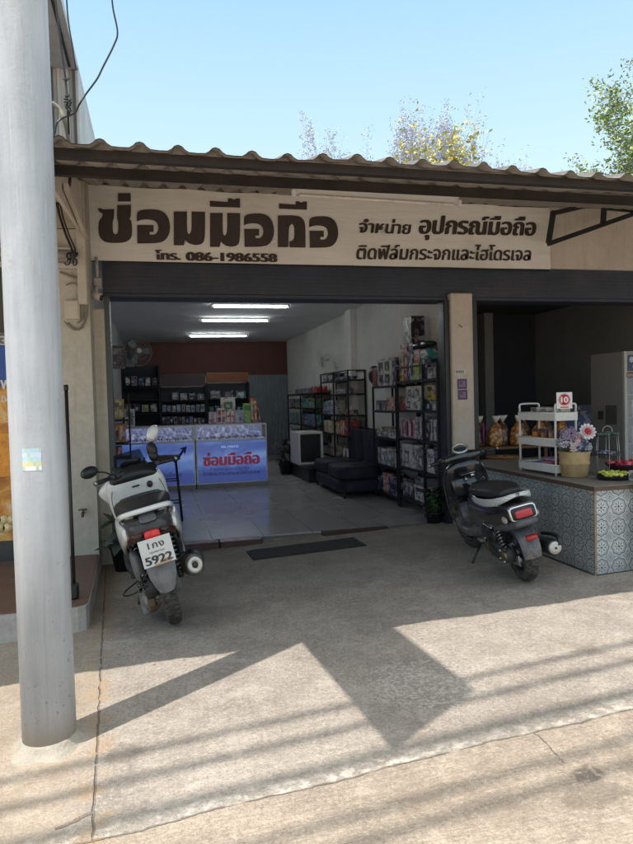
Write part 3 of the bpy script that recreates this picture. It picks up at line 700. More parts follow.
for zz in ():
    MB().lathe([(.1295, zz-.004), (.1305, zz), (.1295, zz+.004)], 48).build('weld_seam', mat('seam_grey', (.36, .385, .41)), pole)
# sticker wrapped on the pole
stk = MB(); A = at(32.5, 449, 3.40); 
for j in range(5):
    for i in range(7):
        a0 = R(-97 + (i-3)*5.6); a1 = R(-97+(i-2)*5.6); z0 = 1.292+j*.0215; z1_ = z0+.0215; rr = .1302
        stk.m([0, 1, 2, 3, 2][(j)] if (i+j) % 5 else 4); stk.quad(*[(-.575+rr*math.cos(a), 3.53+rr*math.sin(a), zq) for a, zq in ((a0, z0), (a1, z0), (a1, z1_), (a0, z1_))])
tag(stk.build('sticker', [mat('stk_white', (.75, .76, .74)), mat('stk_yellow', (.65, .62, .35)), mat('stk_cyan', (.45, .62, .70)), mat('stk_pale_blue', (.55, .66, .78)), mat('stk_green', (.45, .58, .50))], fix=False), 'small pale sticker with blue and yellow bands stuck at eye level on the street pole', 'sticker')
# signboard high on the pole, above the picture; it throws the slanting shadow on the forecourt
sb = thing('pole_signboard', 'flat metal signboard bolted high on the street pole', 'signboard', (-.575, 3.53, 0))
MB().box((0, -.775, 4.595), (.024, 1.55, 1.71), Matrix.Translation((.09, -.03, 0)) @ Matrix.Rotation(R(4.2), 4, 'Z'), .003).build('board', mat('sign_back', (.45, .46, .47), .5, .4), sb)
for zz in (3.95, 5.2): MB().lathe([(.131, zz-.03), (.142, zz-.03), (.142, zz+.03), (.131, zz+.03)], 24).build('clamp', M_blackm, sb)
# overhead cables along the road
M_cab = M_black
L = SUN_EL
for i, (pa, pb, zz, rr) in enumerate((((-.081, 3.29), (2.898, 3.555), 10.4, .031), ((-.35, 3.03), (2.692, 3.315), 10.1, .035), ((-.538, 2.74), (2.432, 2.986), 10.8, .046), ((.541, 2.46), (2.117, 2.602), 9.8, .027), ((.2, 2.28), (2.1, 2.44), 10, .030), ((.2, 1.7), (2.1, 1.9), 10.3, .018))):
    k = (zz+.05)/math.tan(SUN_EL); o_ = Vector((.834*k, .552*k)); A = Vector(pa)-o_; B = Vector(pb)-o_; D = (B-A).normalized()
    P = [A+D*t for t in (-26, -13, 0, 1.5, 3, 13, 26)]
    zs = [zz+.35, zz+.1, zz, zz, zz, zz+.1, zz+.35]
    tag(MB().tube([(p.x, p.y, z_) for p, z_ in zip(P, zs)], rr, 8).build('overhead_cable', M_cab), 'black bundled overhead cable running along the road above the camera', 'cable', 'overhead cables along the road')

# ------------------------------------------------------------------ upper floor of the neighbouring building
nb = thing('neighbour_building', 'white corrugated upper storey of the building behind the pole', 'building')
XR2 = at(79, 100, 8.6).x
N = NT('white_sheet_wall'); n = N.noise(2, 5); wv = N.math('SINE', N.math('MULTIPLY', N.xyz()[0], 58))
N.set(Base_Color=N.ramp(n, [(.3, (.42, .42, .41)), (.6, (.60, .60, .59))]), Roughness=.5)
b = MB(); xs_ = []; x = XR2-3.4
while x < XR2-.035: xs_.append((x, 8.6)); xs_.append((x+.05, 8.6)); xs_.append((x+.06, 8.575)); xs_.append((x+.09, 8.575)); x += .10
for i in range(len(xs_)-1): b.quad((*xs_[i], 4.14), (*xs_[i+1], 4.14), (*xs_[i+1], 5.72), (*xs_[i], 5.72))
b.b2(XR2-.03, XR2, 8.57, 8.62, 4.14, 5.72).b2(XR2-.06, XR2-.001, 8.625, 15, 4.14, 5.72)
b.build('wall', N.m, nb, fix=False)
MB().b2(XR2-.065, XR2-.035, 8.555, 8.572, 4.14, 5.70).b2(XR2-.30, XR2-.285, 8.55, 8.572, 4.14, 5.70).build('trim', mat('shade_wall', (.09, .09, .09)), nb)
b = MB(); b.add([(XR2-3.5, 5.2, 5.62), (XR2+.0, 5.2, 5.62), (XR2+.0, 15, 5.74), (XR2-3.5, 15, 5.74), (XR2-3.5, 5.2, 5.72), (XR2+.0, 5.2, 5.72), (XR2+.0, 15, 5.84), (XR2-3.5, 15, 5.84)], [(0,1,2,3),(4,5,6,7),(0,1,5,4),(1,2,6,5),(2,3,7,6),(3,0,4,7)])
b.build('roof_slab', mat('soffit_white', (.52, .53, .54), .6), nb)
MB().add([(XR2-.10, 5.2, 5.612), (XR2-.07, 5.2, 5.612), (XR2-.07, 8.5, 5.652), (XR2-.10, 8.5, 5.652)], [(0,1,2,3)]).build('soffit_joint', M_dark, nb, fix=False)
# ------------------------------------------------------------------ interior lights
M_tubeL = emis('lit_tube', (.93, 1.0, .98), 32.0)
for i, (x0, x1, y, lab) in enumerate(((1.0, 2.36, 11.5, 'nearest'), (.95, 2.34, 13.53, 'middle'), (.86, 2.33, 16.68, 'farthest'))):
    t = thing('ceiling_tube_light', f'{lab} of the three lit fluorescent tubes across the phone shop ceiling', 'ceiling light', ((x0+x1)/2, y, 3.24), 0, 'fluorescent tubes on the shop ceiling'); w = (x1-x0)/2
    MB().b2(-w, w, -.03, .03, .02, .058, .004).build('housing', M_white, t)
    MB().tube([(-w+.05, 0, 0), (w-.05, 0, 0)], .018, 10).build('tube', M_tubeL, t)
    for s in (-1, 1): MB().b2(s*w-.02, s*w+.02, -.022, .022, -.025, .03, .004).build('tube_holder', M_white, t)
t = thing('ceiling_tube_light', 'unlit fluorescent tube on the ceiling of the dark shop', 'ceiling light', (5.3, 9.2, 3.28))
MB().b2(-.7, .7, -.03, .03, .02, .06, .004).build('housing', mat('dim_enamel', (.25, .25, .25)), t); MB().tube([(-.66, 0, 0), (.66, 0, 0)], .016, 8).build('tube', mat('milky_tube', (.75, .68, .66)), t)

# ------------------------------------------------------------------ illuminated display counters
def blue_print():
    N = NT('lit_blue_print'); X, Y, Z = N.xyz(); n = N.noise(2.2, 3, dist=1.2)
    w = N.math('SINE', N.math('ADD', N.math('MULTIPLY', Z, 11), N.math('MULTIPLY', n, 5)))
    f = N.math('MULTIPLY_ADD', w, .22, N.math('ADD', N.math('MULTIPLY', Z, .55), .12))
    c = N.ramp(f, [(.1, (.035, .055, .22)), (.35, (.055, .10, .32)), (.6, (.10, .18, .44)), (.85, (.34, .44, .64))])
    N.set(Base_Color=(.05, .08, .2), Roughness=.2, Emission_Color=c, Emission_Strength=.8); return N.m
def case_glow():
    N = NT('lit_case_interior'); n = N.noise(14, 4); n2 = N.voro(22)
    c = N.ramp(N.math('MULTIPLY_ADD', n2, .5, N.math('MULTIPLY', n, .5)), [(.25, (.02, .025, .08)), (.42, (.09, .11, .24)), (.6, (.22, .26, .46)), (.75, (.48, .54, .68))])
    N.set(Base_Color=(.1, .1, .2), Roughness=.3, Emission_Color=c, Emission_Strength=.75); return N.m
M_bluep = blue_print(); M_glow = case_glow()
N = NT('display_glass'); N.set(Base_Color=(.8, .85, .95), Roughness=.03, Alpha=.18); M_glass = N.m
M_alu = mat('brushed_aluminium', (.34, .35, .40), .35, .8, .08, 5)
M_redink = emis('lit_red_ink', (.13, .010, .03), .8); M_blueink = emis('lit_navy_ink', (.012, .018, .10), .5); M_whiteink = emis('lit_white_ink', (.30, .35, .60), .9)
def case(x0, x1, label):
    y0, y1 = 12.3, 12.85
    t = thing('display_counter', label, 'display counter', ((x0+x1)/2, 12.3, 0), 0, 'glass display counters'); w = (x1-x0)/2
    MB().b2(-w, w, .03, .55, 0, .075, .004).build('plinth', mat('pale_plinth', (.34, .34, .36)), t)
    b = MB().b2(-w, w, .0, .55, .078, .10).b2(-w, w, 0, .55, .865, .895, .003).b2(-w, w, 0, .022, 1.15, 1.175).b2(-w, w, .53, .55, 1.15, 1.175)
    for sx in (-1, 1):
        b.b2(sx*w-sx*.022, sx*w, 0, .022, .101, .864).b2(sx*w-sx*.022, sx*w, 0, .02, .896, 1.149).b2(sx*w-sx*.022, sx*w, .53, .55, .896, 1.149)
    b.build('frame', M_alu, t)
    MB().b2(-w+.023, w-.023, .004, .02, .102, .863).build('lit_panel', M_bluep, t)
    MB().b2(-w+.023, w-.023, .024, .528, .896, .905).b2(-w+.023, w-.023, .50, .528, .906, 1.149).build('lit_interior', M_glow, t)
    MB().b2(-w+.023, w-.023, .006, .010, .897, 1.148).build('front_glass', M_glass, t)
    MB().b2(-w, w, 0, .55, 1.176, 1.184).build('top_glass', M_glass, t)
    g = MB(); r1 = random.Random(int(x0*10))
    for k in range(26):
        x = -w+.06+k*(2*w-.12)/26; h = r1.uniform(.02, .05)
        g.m(k % 3).b2(x, x+.035, .06+r1.uniform(0, .2), .13+r1.uniform(0, .25)+.1, .906, .906+h, .003)
    g.build('small_goods', [M_black, mat('case_white', (.6, .62, .7)), mat('case_violet', (.15, .12, .35))], t)
    return t
c1 = case(-.72, .69, 'lit blue glass display counter on the left, half hidden behind the white scooter')
c2 = case(.71, 2.03, 'lit blue glass display counter on the right with red Thai lettering on its front')
def cline(body, xa, xb, z, h, m, parent, bold=3):
    M = Matrix(((1,0,0,xa),(0,0,-1,.0035),(0,1,0,z),(0,0,0,1))); return text(body, 'lettering', m, M, xb-xa, h, bold, 0, parent, .001)
cline('ซ่อมมือถือ', -.53, .50, .42, .20, M_redink, c2, 7)
cline('จำหน่าย อุปกรณ์มือถือ', -.42, .30, .325, .05, M_blueink, c2, 2)
cline('ติดฟิล์มกระจกและไฮโดรเจล', -.56, .50, .235, .06, M_blueink, c2, 3)
cline('086-1986558', -.20, .12, .74, .04, M_whiteink, c2, 2)
cline('ซ่อมมือถือ', .05, .45, .25, .07, M_blueink, c1, 3)
# blue arrow emblem on the left case
b = MB(); b.prism([(.30, .52), (.48, .74), (.42, .76), (.56, .80), (.52, .64), (.50, .70), (.36, .50)], -.001, .0035, lambda u, v, h: (u, h, v)); b.build('emblem', mat('deep_blue_mark', (.01, .02, .25)), c1)

# ------------------------------------------------------------------ boxed goods
PAL = dict(white=(.62,.61,.60), cream=(.55,.48,.36), yellow=(.62,.46,.05), orange=(.62,.22,.04), red=(.38,.03,.03), pink=(.55,.20,.24), lilac=(.40,.33,.48),
           navy=(.02,.03,.09), black=(.02,.02,.022), grey=(.22,.22,.23), green=(.06,.22,.10), lime=(.25,.42,.10), blue=(.05,.12,.42), teal=(.05,.25,.27), brown=(.12,.06,.035), sky=(.25,.42,.58))
def pm(c):
    nm = 'carton_'+c
    if nm in _MC: return _MC[nm]
    N = NT(nm); oi = N.n('ShaderNodeObjectInfo').outputs['Random']; k = PAL[c]
    P = N.n('ShaderNodeVectorMath', operation='ADD'); N.put(P.inputs[0], N.co()); off = N.comb(N.math('MULTIPLY', oi, 7.3), N.math('MULTIPLY', oi, 3.1), N.math('MULTIPLY', oi, 5.7)); N.put(P.inputs[1], off); V = P.outputs[0]
    vc = N.n('ShaderNodeTexVoronoi', feature='F1', distance='CHEBYCHEV'); N.put(vc.inputs['Vector'], V); vc.inputs['Scale'].default_value = 17
    cell = N.xyz(vc.outputs['Color'])
    base = N.mix(N.smooth(oi, 0, 1, 0, .35), k, tuple(v*.45 for v in k))
    col = N.mix(N.math('MULTIPLY', N.math('GREATER_THAN', cell[0], .78), .75), base, tuple(min(.7, v*.3+.45) for v in k))
    col = N.mix(N.math('MULTIPLY', N.math('GREATER_THAN', cell[1], .84), .7), col, (.05, .05, .08))
    col = N.mix(N.math('MULTIPLY', N.math('GREATER_THAN', cell[2], .90), .6), col, N.mix(oi, (.5, .08, .06), (.08, .18, .45)))
    mp = N.n('ShaderNodeMapping'); N.put(mp.inputs[0], V); mp.inputs['Scale'].default_value = (20, 20, 150); ln = N.noise(1, 2, vec=mp.outputs[0])
    col = N.mix(N.math('MULTIPLY', N.math('GREATER_THAN', ln, .62), .35), col, tuple(v*.4 for v in k))
    N.set(Base_Color=col, Roughness=.42); _MC[nm] = N.m; return N.m
def goods_box(name, label, cat, c, d, face, col, pr=None, style=0, group=None, rz=0):
    """carton with its printed face towards -x or -y: window, stripe and label are raised paper thin"""
    b = MB(); b.m(0).box((0, 0, d[2]/2), d, None, .004)
    w = (d[1] if face == 'x' else d[0]); h = d[2]; off = (d[0] if face == 'x' else d[1])/2
    def patch(u0, u1, v0, v1, k):
        a0, a1 = -w/2+u0*w, -w/2+u1*w
        if face == 'x': b.m(k).b2(-off-.0015*k, -off+.001, -a1, -a0, v0*h, v1*h)
        else: b.m(k).b2(a0, a1, -off-.0015*k, -off+.001, v0*h, v1*h)
    if pr:
        if style == 0: patch(.18, .82, .3, .82, 1); patch(.3, .7, .1, .2, 1)
        elif style == 1: patch(.1, .9, .62, .88, 1); patch(.15, .6, .2, .3, 1)
        elif style == 2: patch(.28, .72, .15, .7, 1); patch(.36, .64, .25, .6, 2)
        elif style == 3:
            for q in range(3): patch(.12+q*.28, .30+q*.28, .12, .88, 1 if q % 2 else 2)
        elif style == 4:
            for q in range(2):
                for r_ in range(2): patch(.1+q*.45, .42+q*.45, .1+r_*.45, .42+r_*.45, 1)
    o = b.build(name, [pm(col), pm(pr or col), pm('white' if pr != 'white' else 'black')])
    o.location = c; o.rotation_euler = (0, 0, rz)
    return tag(o, label, cat, group)

def rack(name, label, X, y0, y1, depth, zs, ztop, posts, r=.014):
    t = thing(name, label, 'shelf rack', (X, y0, 0)); D = y1-y0
    for yy_ in posts:
        for xx in (0, depth): MB().b2(xx-r, xx+r, yy_-y0-r, yy_-y0+r, 0, ztop).build('post', M_blackm, t)
    for z in zs:
        b = MB().b2(r, depth-r, r, D-r, z-.018, z-.004).b2(-.008, .008, r, D-r, z-.03, z+.004).b2(depth-.008, depth+.008, r, D-r, z-.03, z+.004); b.build('shelf', M_blackm, t)
    MB().b2(-.006, .006, 0, D, ztop-.02, ztop).b2(depth-.006, depth+.006, 0, D, ztop-.02, ztop).b2(.0, depth, -.006, .006, ztop-.02, ztop).b2(.0, depth, D-.006, D+.006, ztop-.02, ztop).build('top_rail', M_blackm, t)
    return t
XR1 = 3.42
rack('shelf_rack', 'tall black two-bay shelf rack nearest the doorway, crammed with boxed accessories', XR1, 7.62, 9.02, .33, (.18, .60, 1.02, 1.41, 1.82), 2.02, (7.62, 8.08, 9.02))
rack('shelf_rack', 'lower black shelf rack right behind the tall one, with a big white carton on top', XR1, 9.08, 10.12, .33, (.12, .55, .98, 1.39, 1.77), 1.772, (9.08, 10.12))
LV = {0: 'bottom', 1: 'second', 2: 'third', 3: 'fourth', 4: 'top'}
def row(rk, z, lev, items, X=XR1+.02, fc='x'):
    """items: (y0, y1, height, colour, print, style, noun)"""
    for i, (y0, y1, h, c, p, st, noun) in enumerate(items):
        lab = f'{c} {noun} on the {LV[lev]} shelf of the {rk}'
        if len(items) > 1 and sum(1 for q in items if q[3] == c and q[6] == noun) > 1:
            same = [q for q in items if q[3] == c and q[6] == noun]; k = same.index(items[i])
            lab = ['nearest ', 'second ', 'third ', 'fourth ', 'fifth ', 'sixth '][k] + lab
        dep = .2 + .05*((i*7) % 3)
        goods_box('carton' if noun != 'booklet' else 'booklet', lab, 'box' if noun != 'booklet' else 'booklet', (X+dep/2, (y0+y1)/2, z), (dep, abs(y1-y0)-.008, h), 'x', c, p, st)
T = 'tall rack by the doorway'; Q = 'low rack behind the sofa end'
row(T, 1.822, 4, [(7.66, 7.98, .15, 'grey', 'black', 1, 'flat carton'), (8.02, 8.24, .26, 'navy', 'grey', 2, 'carton'), (8.26, 8.46, .24, 'lime', 'yellow', 1, 'carton'), (8.47, 8.66, .40, 'navy', 'blue', 2, 'tall carton'), (8.67, 8.82, .46, 'red', 'black', 1, 'carton'), (8.83, 8.98, .42, 'yellow', 'brown', 0, 'carton')])
row(T, 1.412, 3, [(7.66, 7.86, .13, 'grey', 'lilac', 2, 'carton'), (7.87, 8.06, .13, 'black', 'grey', 2, 'carton'), (8.12, 8.24, .16, 'green', 'lime', 0, 'carton'), (8.25, 8.52, .17, 'white', 'black', 2, 'carton'), (8.53, 8.78, .17, 'white', 'black', 2, 'carton'), (8.79, 8.98, .17, 'red', 'brown', 1, 'carton')])
goods_box('carton', 'yellow carton stacked on two small ones, fourth shelf of the tall rack', 'box', (XR1+.14, 7.93, 1.545), (.2, .22, .20), 'x', 'yellow', 'navy', 1)
goods_box('carton', 'nearer white carton of the upper pair, fourth shelf of the tall rack', 'box', (XR1+.15, 8.385, 1.583), (.22, .25, .16), 'x', 'white', 'black', 2)
goods_box('carton', 'farther white carton of the upper pair, fourth shelf of the tall rack', 'box', (XR1+.15, 8.655, 1.583), (.22, .24, .16), 'x', 'white', 'black', 2)
row(T, 1.022, 2, [(7.66, 7.80, .29, 'grey', 'black', 3, 'booklet'), (7.81, 7.93, .28, 'grey', 'white', 3, 'booklet'), (7.94, 8.05, .26, 'black', 'grey', 1, 'carton'), (8.12, 8.34, .27, 'lilac', 'white', 3, 'carton'), (8.35, 8.44, .30, 'white', 'lilac', 1, 'carton'), (8.46, 8.78, .26, 'pink', 'white', 3, 'carton'), (8.79, 8.98, .24, 'pink', 'red', 3, 'carton')])
row(T, .602, 1, [(7.67, 7.82, .34, 'black', 'grey', 1, 'carton'), (7.83, 8.05, .31, 'white', 'grey', 1, 'carton'), (8.11, 8.40, .28, 'grey', 'navy', 2, 'carton'), (8.41, 8.58, .33, 'white', 'navy', 2, 'carton'), (8.59, 8.94, .33, 'white', 'black', 2, 'wide carton')])
row(T, .182, 0, [(7.70, 8.04, .22, 'white', 'cream', 1, 'carton'), (8.12, 8.50, .20, 'white', 'black', 1, 'wide carton'), (8.53, 8.95, .24, 'black', 'grey', 1, 'carton')])
goods_box('carton', 'dark grey carton lying on the wide white one, bottom shelf of the tall rack', 'box', (XR1+.15, 8.3, .383), (.24, .40, .12), 'x', 'grey', 'navy', 1)
row(Q, 1.773, 4, [(9.12, 9.27, .36, 'navy', 'black', 1, 'carton'), (9.30, 9.95, .42, 'white', 'black', 4, 'large carton'), (9.97, 10.2, .30, 'brown', 'red', 0, 'carton')])
row(Q, 1.392, 3, [(9.12, 9.22, .22, 'white', 'red', 0, 'booklet'), (9.23, 9.33, .22, 'red', 'white', 0, 'booklet'), (9.34, 9.44, .20, 'white', 'orange', 0, 'booklet'), (9.45, 9.55, .21, 'cream', 'red', 0, 'booklet'), (9.6, 10.05, .16, 'grey', 'black', 3, 'carton')])
row(Q, .982, 2, [(9.15, 9.5, .13, 'white', 'grey', 1, 'carton'), (9.52, 9.8, .09, 'grey', 'white', 1, 'carton'), (9.82, 10.05, .15, 'cream', 'grey', 1, 'carton')])
row(Q, .552, 1, [(9.12+i*.15, 9.12+i*.15+.14, .22+.02*(i % 3), ['white', 'grey', 'white', 'sky', 'white', 'grey'][i], 'lilac', 1, 'booklet') for i in range(6)])
row(Q, .122, 0, [(9.14, 9.5, .28, 'navy', 'grey', 1, 'carton'), (9.52, 9.8, .30, 'red', 'pink', 3, 'carton'), (9.82, 10.06, .24, 'navy', 'blue', 1, 'carton')])
# things piled over the tall rack
goods_box('carton', 'tall black carton standing at the very top of the pile on the tall rack', 'box', (3.58, 8.74, 2.345), (.2, .30, .37), 'x', 'black', 'white', 9)
b = MB(); b.prism([(-.05, .0), (.05, 0), (.03, .05), (.03, .12), (-.03, .12), (-.03, .05)], -.103, -.1, lambda u, v, h: (h, -u, v+.2)); o = b.build('carton_mark', pm('white')); o.parent = [q for q in bpy.data.objects if q.get('label', '').startswith('tall black carton standing')][0]
for lab, cc_, yy0, yy1, z0, h in (('navy carton under the tall black carton at the rack top', 'navy', 8.50, 8.66, 2.225, .12), ('red carton on the pile over the tall rack', 'red', 8.68, 8.98, 2.285, .058), ('teal carton at the doorway side of the pile on the tall rack', 'teal', 8.03, 8.26, 2.085, .13), ('pink carton in the middle of the pile over the tall rack', 'pink', 8.28, 8.48, 2.065, .17)):
    goods_box('carton', lab, 'box', (3.56, (yy0+yy1)/2, z0), (.2, yy1-yy0, h), 'x', cc_, 'white', 1)
gm = thing('visor_headset', 'black wraparound visor headset lying on the pile over the tall rack', 'headset', (3.53, 8.25, 2.245))
MB().ell((0, .14, .04), (.10, .15, .045)).ell((0, -.14, .04), (.10, .15, .045)).build('shell', M_black, gm)
for s in (-1, 1): MB().ell((-.085, s*.14, .045), (.015, .09, .018)).build('lens', mat('silver_lens', (.6, .62, .65), .15, .6), gm)
o = MB().tube([(0, 0, 0), (0, 0, .58)], .045, 12).build('poster_tube', pm('cream')); o.location = (3.6, 9.05, 1.79); tag(o, 'tan cardboard tube upright between the two black racks', 'tube')
bl = thing('wall_speaker', 'round black speaker with a brown collar on the wall beside the large white carton', 'speaker', (3.62, 10.62, 1.98))
MB().ell((0, 0, 0), (.10, .13, .16)).build('cone', M_black, bl); MB().tube([(.02, 0, 0), (.18, 0, 0)], .05, 10).build('bracket', M_blackm, bl)

# ------------------------------------------------------------------ sofa
sf = thing('sofa', 'dark navy blue low sofa against the right wall below the shelf racks', 'sofa', (3.18, 11.0, 0))
M_navy = mat('navy_upholstery', (.009, .012, .030), .7, var=.3, scale=5, bump=.3, bscale=120)
def cush(b, x0, x1, y0, y1, z0, z1, e=6):
    b.loftz([(z0, (x0+x1)/2, (y0+y1)/2, (x1-x0)/2*.95, (y1-y0)/2*.97, e), (z0+.03, (x0+x1)/2, (y0+y1)/2, (x1-x0)/2, (y1-y0)/2, e), (z1-.05, (x0+x1)/2, (y0+y1)/2, (x1-x0)/2, (y1-y0)/2, e), (z1, (x0+x1)/2, (y0+y1)/2, (x1-x0)/2*.92, (y1-y0)/2*.96, e)], n=40); return b
cush(MB(), -.36, .50, -.98, .98, .09, .30).build('base', M_navy, sf)
for s in (-1, 1): cush(MB(), -.36, .34, s*.49-.48, s*.49+.48, .305, .50).build('seat_cushion', M_navy, sf)
for s in (-1, 1): cush(MB(), .30, .56, s*.49-.48, s*.49+.48, .36, 1.04).build('back_cushion', M_navy, sf)
for x in (-.28, .42):
    for y in (-.9, .9): MB().tube([(x, y, 0), (x, y, .1)], .02, 8).build('leg', M_blackm, sf)

# ------------------------------------------------------------------ rear right: racks, white cabinet on a low table, wall fan
rack('shelf_rack', 'small black open shelf rack beyond the sofa on the right wall', XR1+.02, 11.6, 13.6, .33, (.45, .90, 1.28, 1.68, 1.95), 2.12, (11.6, 12.6, 13.6))
rack('shelf_rack', 'farthest black shelf rack in the right rear corner, holding green and orange packs', XR1-.02, 14.0, 17.0, .33, (.6, 1.0, 1.4, 1.72), 1.74, (14.0, 15.5, 17.0))
F1 = 'rack beyond the sofa'; F2 = 'rear corner rack'
row(F1, 1.952, 4, [(11.7, 12.5, .06, 'navy', 'grey', 1, 'flat carton'), (12.7, 13.1, .14, 'black', 'white', 0, 'carton'), (13.15, 13.5, .18, 'grey', 'white', 0, 'carton')], X=XR1+.04)
row(F1, 1.682, 4, [(12.0, 12.5, .10, 'grey', 'white', 1, 'low carton')], X=XR1+.04)
row(F1, 1.282, 3, [(11.7, 11.95, .1, 'brown', 'red', 1, 'carton'), (12.7, 12.95, .28, 'white', 'blue', 2, 'carton'), (13.0, 13.3, .28, 'sky', 'navy', 2, 'carton'), (13.32, 13.55, .25, 'grey', 'black', 2, 'carton')], X=XR1+.04)
row(F1, .902, 2, [(11.65, 11.95, .29, 'red', 'brown', 1, 'carton'), (11.97, 12.25, .28, 'orange', 'brown', 3, 'carton'), (12.27, 12.55, .24, 'orange', 'yellow', 3, 'carton'), (12.65, 12.95, .25, 'yellow', 'orange', 3, 'carton'), (12.97, 13.5, .25, 'cream', 'orange', 3, 'carton')], X=XR1+.04)
row(F1, .452, 1, [(11.7, 12.1, .2, 'white', 'black', 3, 'booklet'), (12.7, 13.2, .22, 'cream', 'grey', 1, 'carton')], X=XR1+.04)
row(F2, 1.402, 3, [(14.1+i*.36, 14.42+i*.36, .22, ['green', 'lime', 'teal', 'green', 'grey', 'lime', 'navy', 'grey'][i], 'navy', 1, 'pack') for i in range(8)], X=XR1)
row(F2, 1.002, 2, [(14.1+i*.48, 14.52+i*.48, .26, ['teal', 'blue', 'navy', 'grey', 'green', 'teal'][i], 'grey', 4, 'pack') for i in range(6)], X=XR1)
row(F2, .602, 1, [(14.2, 14.7, .22, 'navy', 'white', 3, 'pack'), (14.9, 15.9, .24, 'orange', 'brown', 1, 'pack'), (16.1, 16.8, .24, 'green', 'lime', 1, 'pack')], X=XR1)
goods_box('carton', 'dark red carton on top of the rear corner rack', 'box', (XR1+.15, 14.3, 1.742), (.25, .5, .14), 'x', 'red', 'brown', 1)
goods_box('carton', 'long grey carton on top of the rear corner rack', 'box', (XR1+.15, 15.5, 1.742), (.25, 1.6, .12), 'x', 'grey', 'teal', 1)
lt = thing('low_table', 'low black table holding the white open cabinet', 'table', (3.02, 13.2, 0))
MB().b2(-.25, .36, -1.0, .9, .25, .28, .01).build('tabletop', M_black, lt); MB().b2(-.22, .33, -.97, .87, .0, .248).build('base', M_black, lt)
wc = thing('open_cabinet', 'white boxy cabinet with a dark open front, on the low black table', 'cabinet', (2.98, 13.3, .282), R(-90))
b = MB(); y0, y1, h = -.22, .30, .66
b.b2(-.4, .4, y0, y0+.05, 0, h, .01).b2(-.4, .4, y1-.05, y1, 0, h, .01).b2(-.4, .4, y0+.052, y1-.052, h-.05, h, .01).b2(-.4, .4, y0+.052, y1-.052, 0, .05, .01); b.build('shell', M_white, wc)
MB().b2(-.2, .36, y0+.06, y1-.06, .06, h-.06).build('back', M_black, wc); MB().b2(-.38, -.21, y0+.06, y1-.06, .14, .16).b2(-.36, -.22, -.1, .2, .165, .3, .02).build('inner_shelf', M_grey, wc)
MB().b2(-.405, -.398, -.1, .2, h-.04, h-.01).build('control_strip', M_black, wc)
def wall_fan(label, loc, rz, tilt, m=M_white):
    t = thing('wall_fan', label, 'fan', loc, rz)
    MB().b2(-.07, .07, .0, .05, -.12, .12, .01).tube([(0, .0, 0), (0, -.14, .06)], .025, 10).build('wall_mount', m, t)
    T = Matrix.Translation((0, -.24, .08)) @ Matrix.Rotation(tilt, 4, 'X')
    MB().lathe([(0, .14), (.05, .135), (.075, .08), (.075, 0), (.05, -.03), (0, -.03)], 16, T, 'y').build('motor', m, t)
    b = MB()
    for (rr, yy_) in ((.205, -.08), (.22, -.05), (.205, -.02), (.07, -.105), (.13, -.10)): b.tube([T @ Vector((rr*math.cos(a), yy_, rr*math.sin(a))) for a in [i*2*math.pi/32 for i in range(32)]], .004, 4, closed=True)
    for i in range(40):
        a = i*2*math.pi/40
        for sg in (0, 1):
            P = [(.02, -.11), (.12, -.105), (.205, -.08), (.22, -.05)] if not sg else [(.22, -.05), (.19, -.015), (.06, 0)]
            b.tube([T @ Vector((r_*math.cos(a), y, r_*math.sin(a))) for r_, y in P], .0018, 3, caps=False)
    b.build('cage', m, t)
    b = MB(); b.lathe([(.0, -.085), (.03, -.08), (.035, -.03)], 16, T, 'y')
    for k in range(3):
        a0 = k*2.094; vs = []
        for (r_, da) in ((.03, -.3), (.03, .3), (.12, .45), (.185, .35), (.185, -.15), (.12, -.35)): vs.append((r_*math.cos(a0+da), -.055+.03*da, r_*math.sin(a0+da)))
        b.add(vs, [range(6)], False, T)
    b.build('blades', mat('fan_blade_blue', (.25, .32, .38), .3), t)
    MB().lathe([(0, -.118), (.035, -.116), (.04, -.108), (0, -.106)], 16, T, 'y').build('badge', M_white, t)
    return t
q = at(135, 352, 10.0)
wall_fan('grey wall fan with round cage high in the left corner of the phone shop', (XL+.25, 10.25, q.z-.05), R(24), R(-8), mat('fan_grey', (.20, .21, .22), .4)).location = (q.x-.08, 10.25, q.z-.08)
q = at(118, 360, 10.2); goods_box('wall_box', 'small pale box fixed on the wall just left of the grey fan', 'box', (q.x, 10.35, q.z-.12), (.18, .12, .34), 'y', 'grey', 'white', 1)
wall_fan('white wall fan seen side-on above the rack beyond the sofa', (3.76, 13.6, 2.38), R(-90), R(12))

# ------------------------------------------------------------------ back of the shop: display racks
YR = 16.9
def peg_rack(x0, x1, z1, label, header=None, zs=()):
    t = thing('display_rack', label, 'display rack', ((x0+x1)/2, YR, 0)); w = (x1-x0)/2
    for sx in (-1, 1): MB().b2(sx*w-.02, sx*w+.02, 0, .4, 0, z1).build('side', M_blackm, t)
    MB().b2(-w+.021, w-.021, .36, .38, 0, z1-.01).build('back_panel', mat('black_board', (.022, .024, .03), .7), t)
    for z in zs: MB().b2(-w+.021, w-.021, 0, .355, z-.02, z).build('shelf', M_blackm, t)
    if header: MB().b2(-w, w, -.02, .02, z1+.002, z1+header[1], .004).build('header', header[0], t)
    return t
xq = lambda x, y: at(x, y, YR).x
zq = lambda y, x=200: at(x, y, YR).z
peg_rack(xq(207, 400), xq(249, 400), zq(383), 'black display rack with a rust orange header, right end of the back wall', (mat('rust_header', (.22, .075, .03), .6, var=.2), zq(373)-zq(383)), (zq(399), zq(413), zq(424)))
peg_rack(xq(161, 400), xq(206, 400), zq(386), 'wide black display rack with a dull brown curved header, centre of the back wall', (mat('dull_header', (.07, .045, .05), .6, var=.25), zq(374)-zq(386)), (zq(400), zq(412), zq(424)))
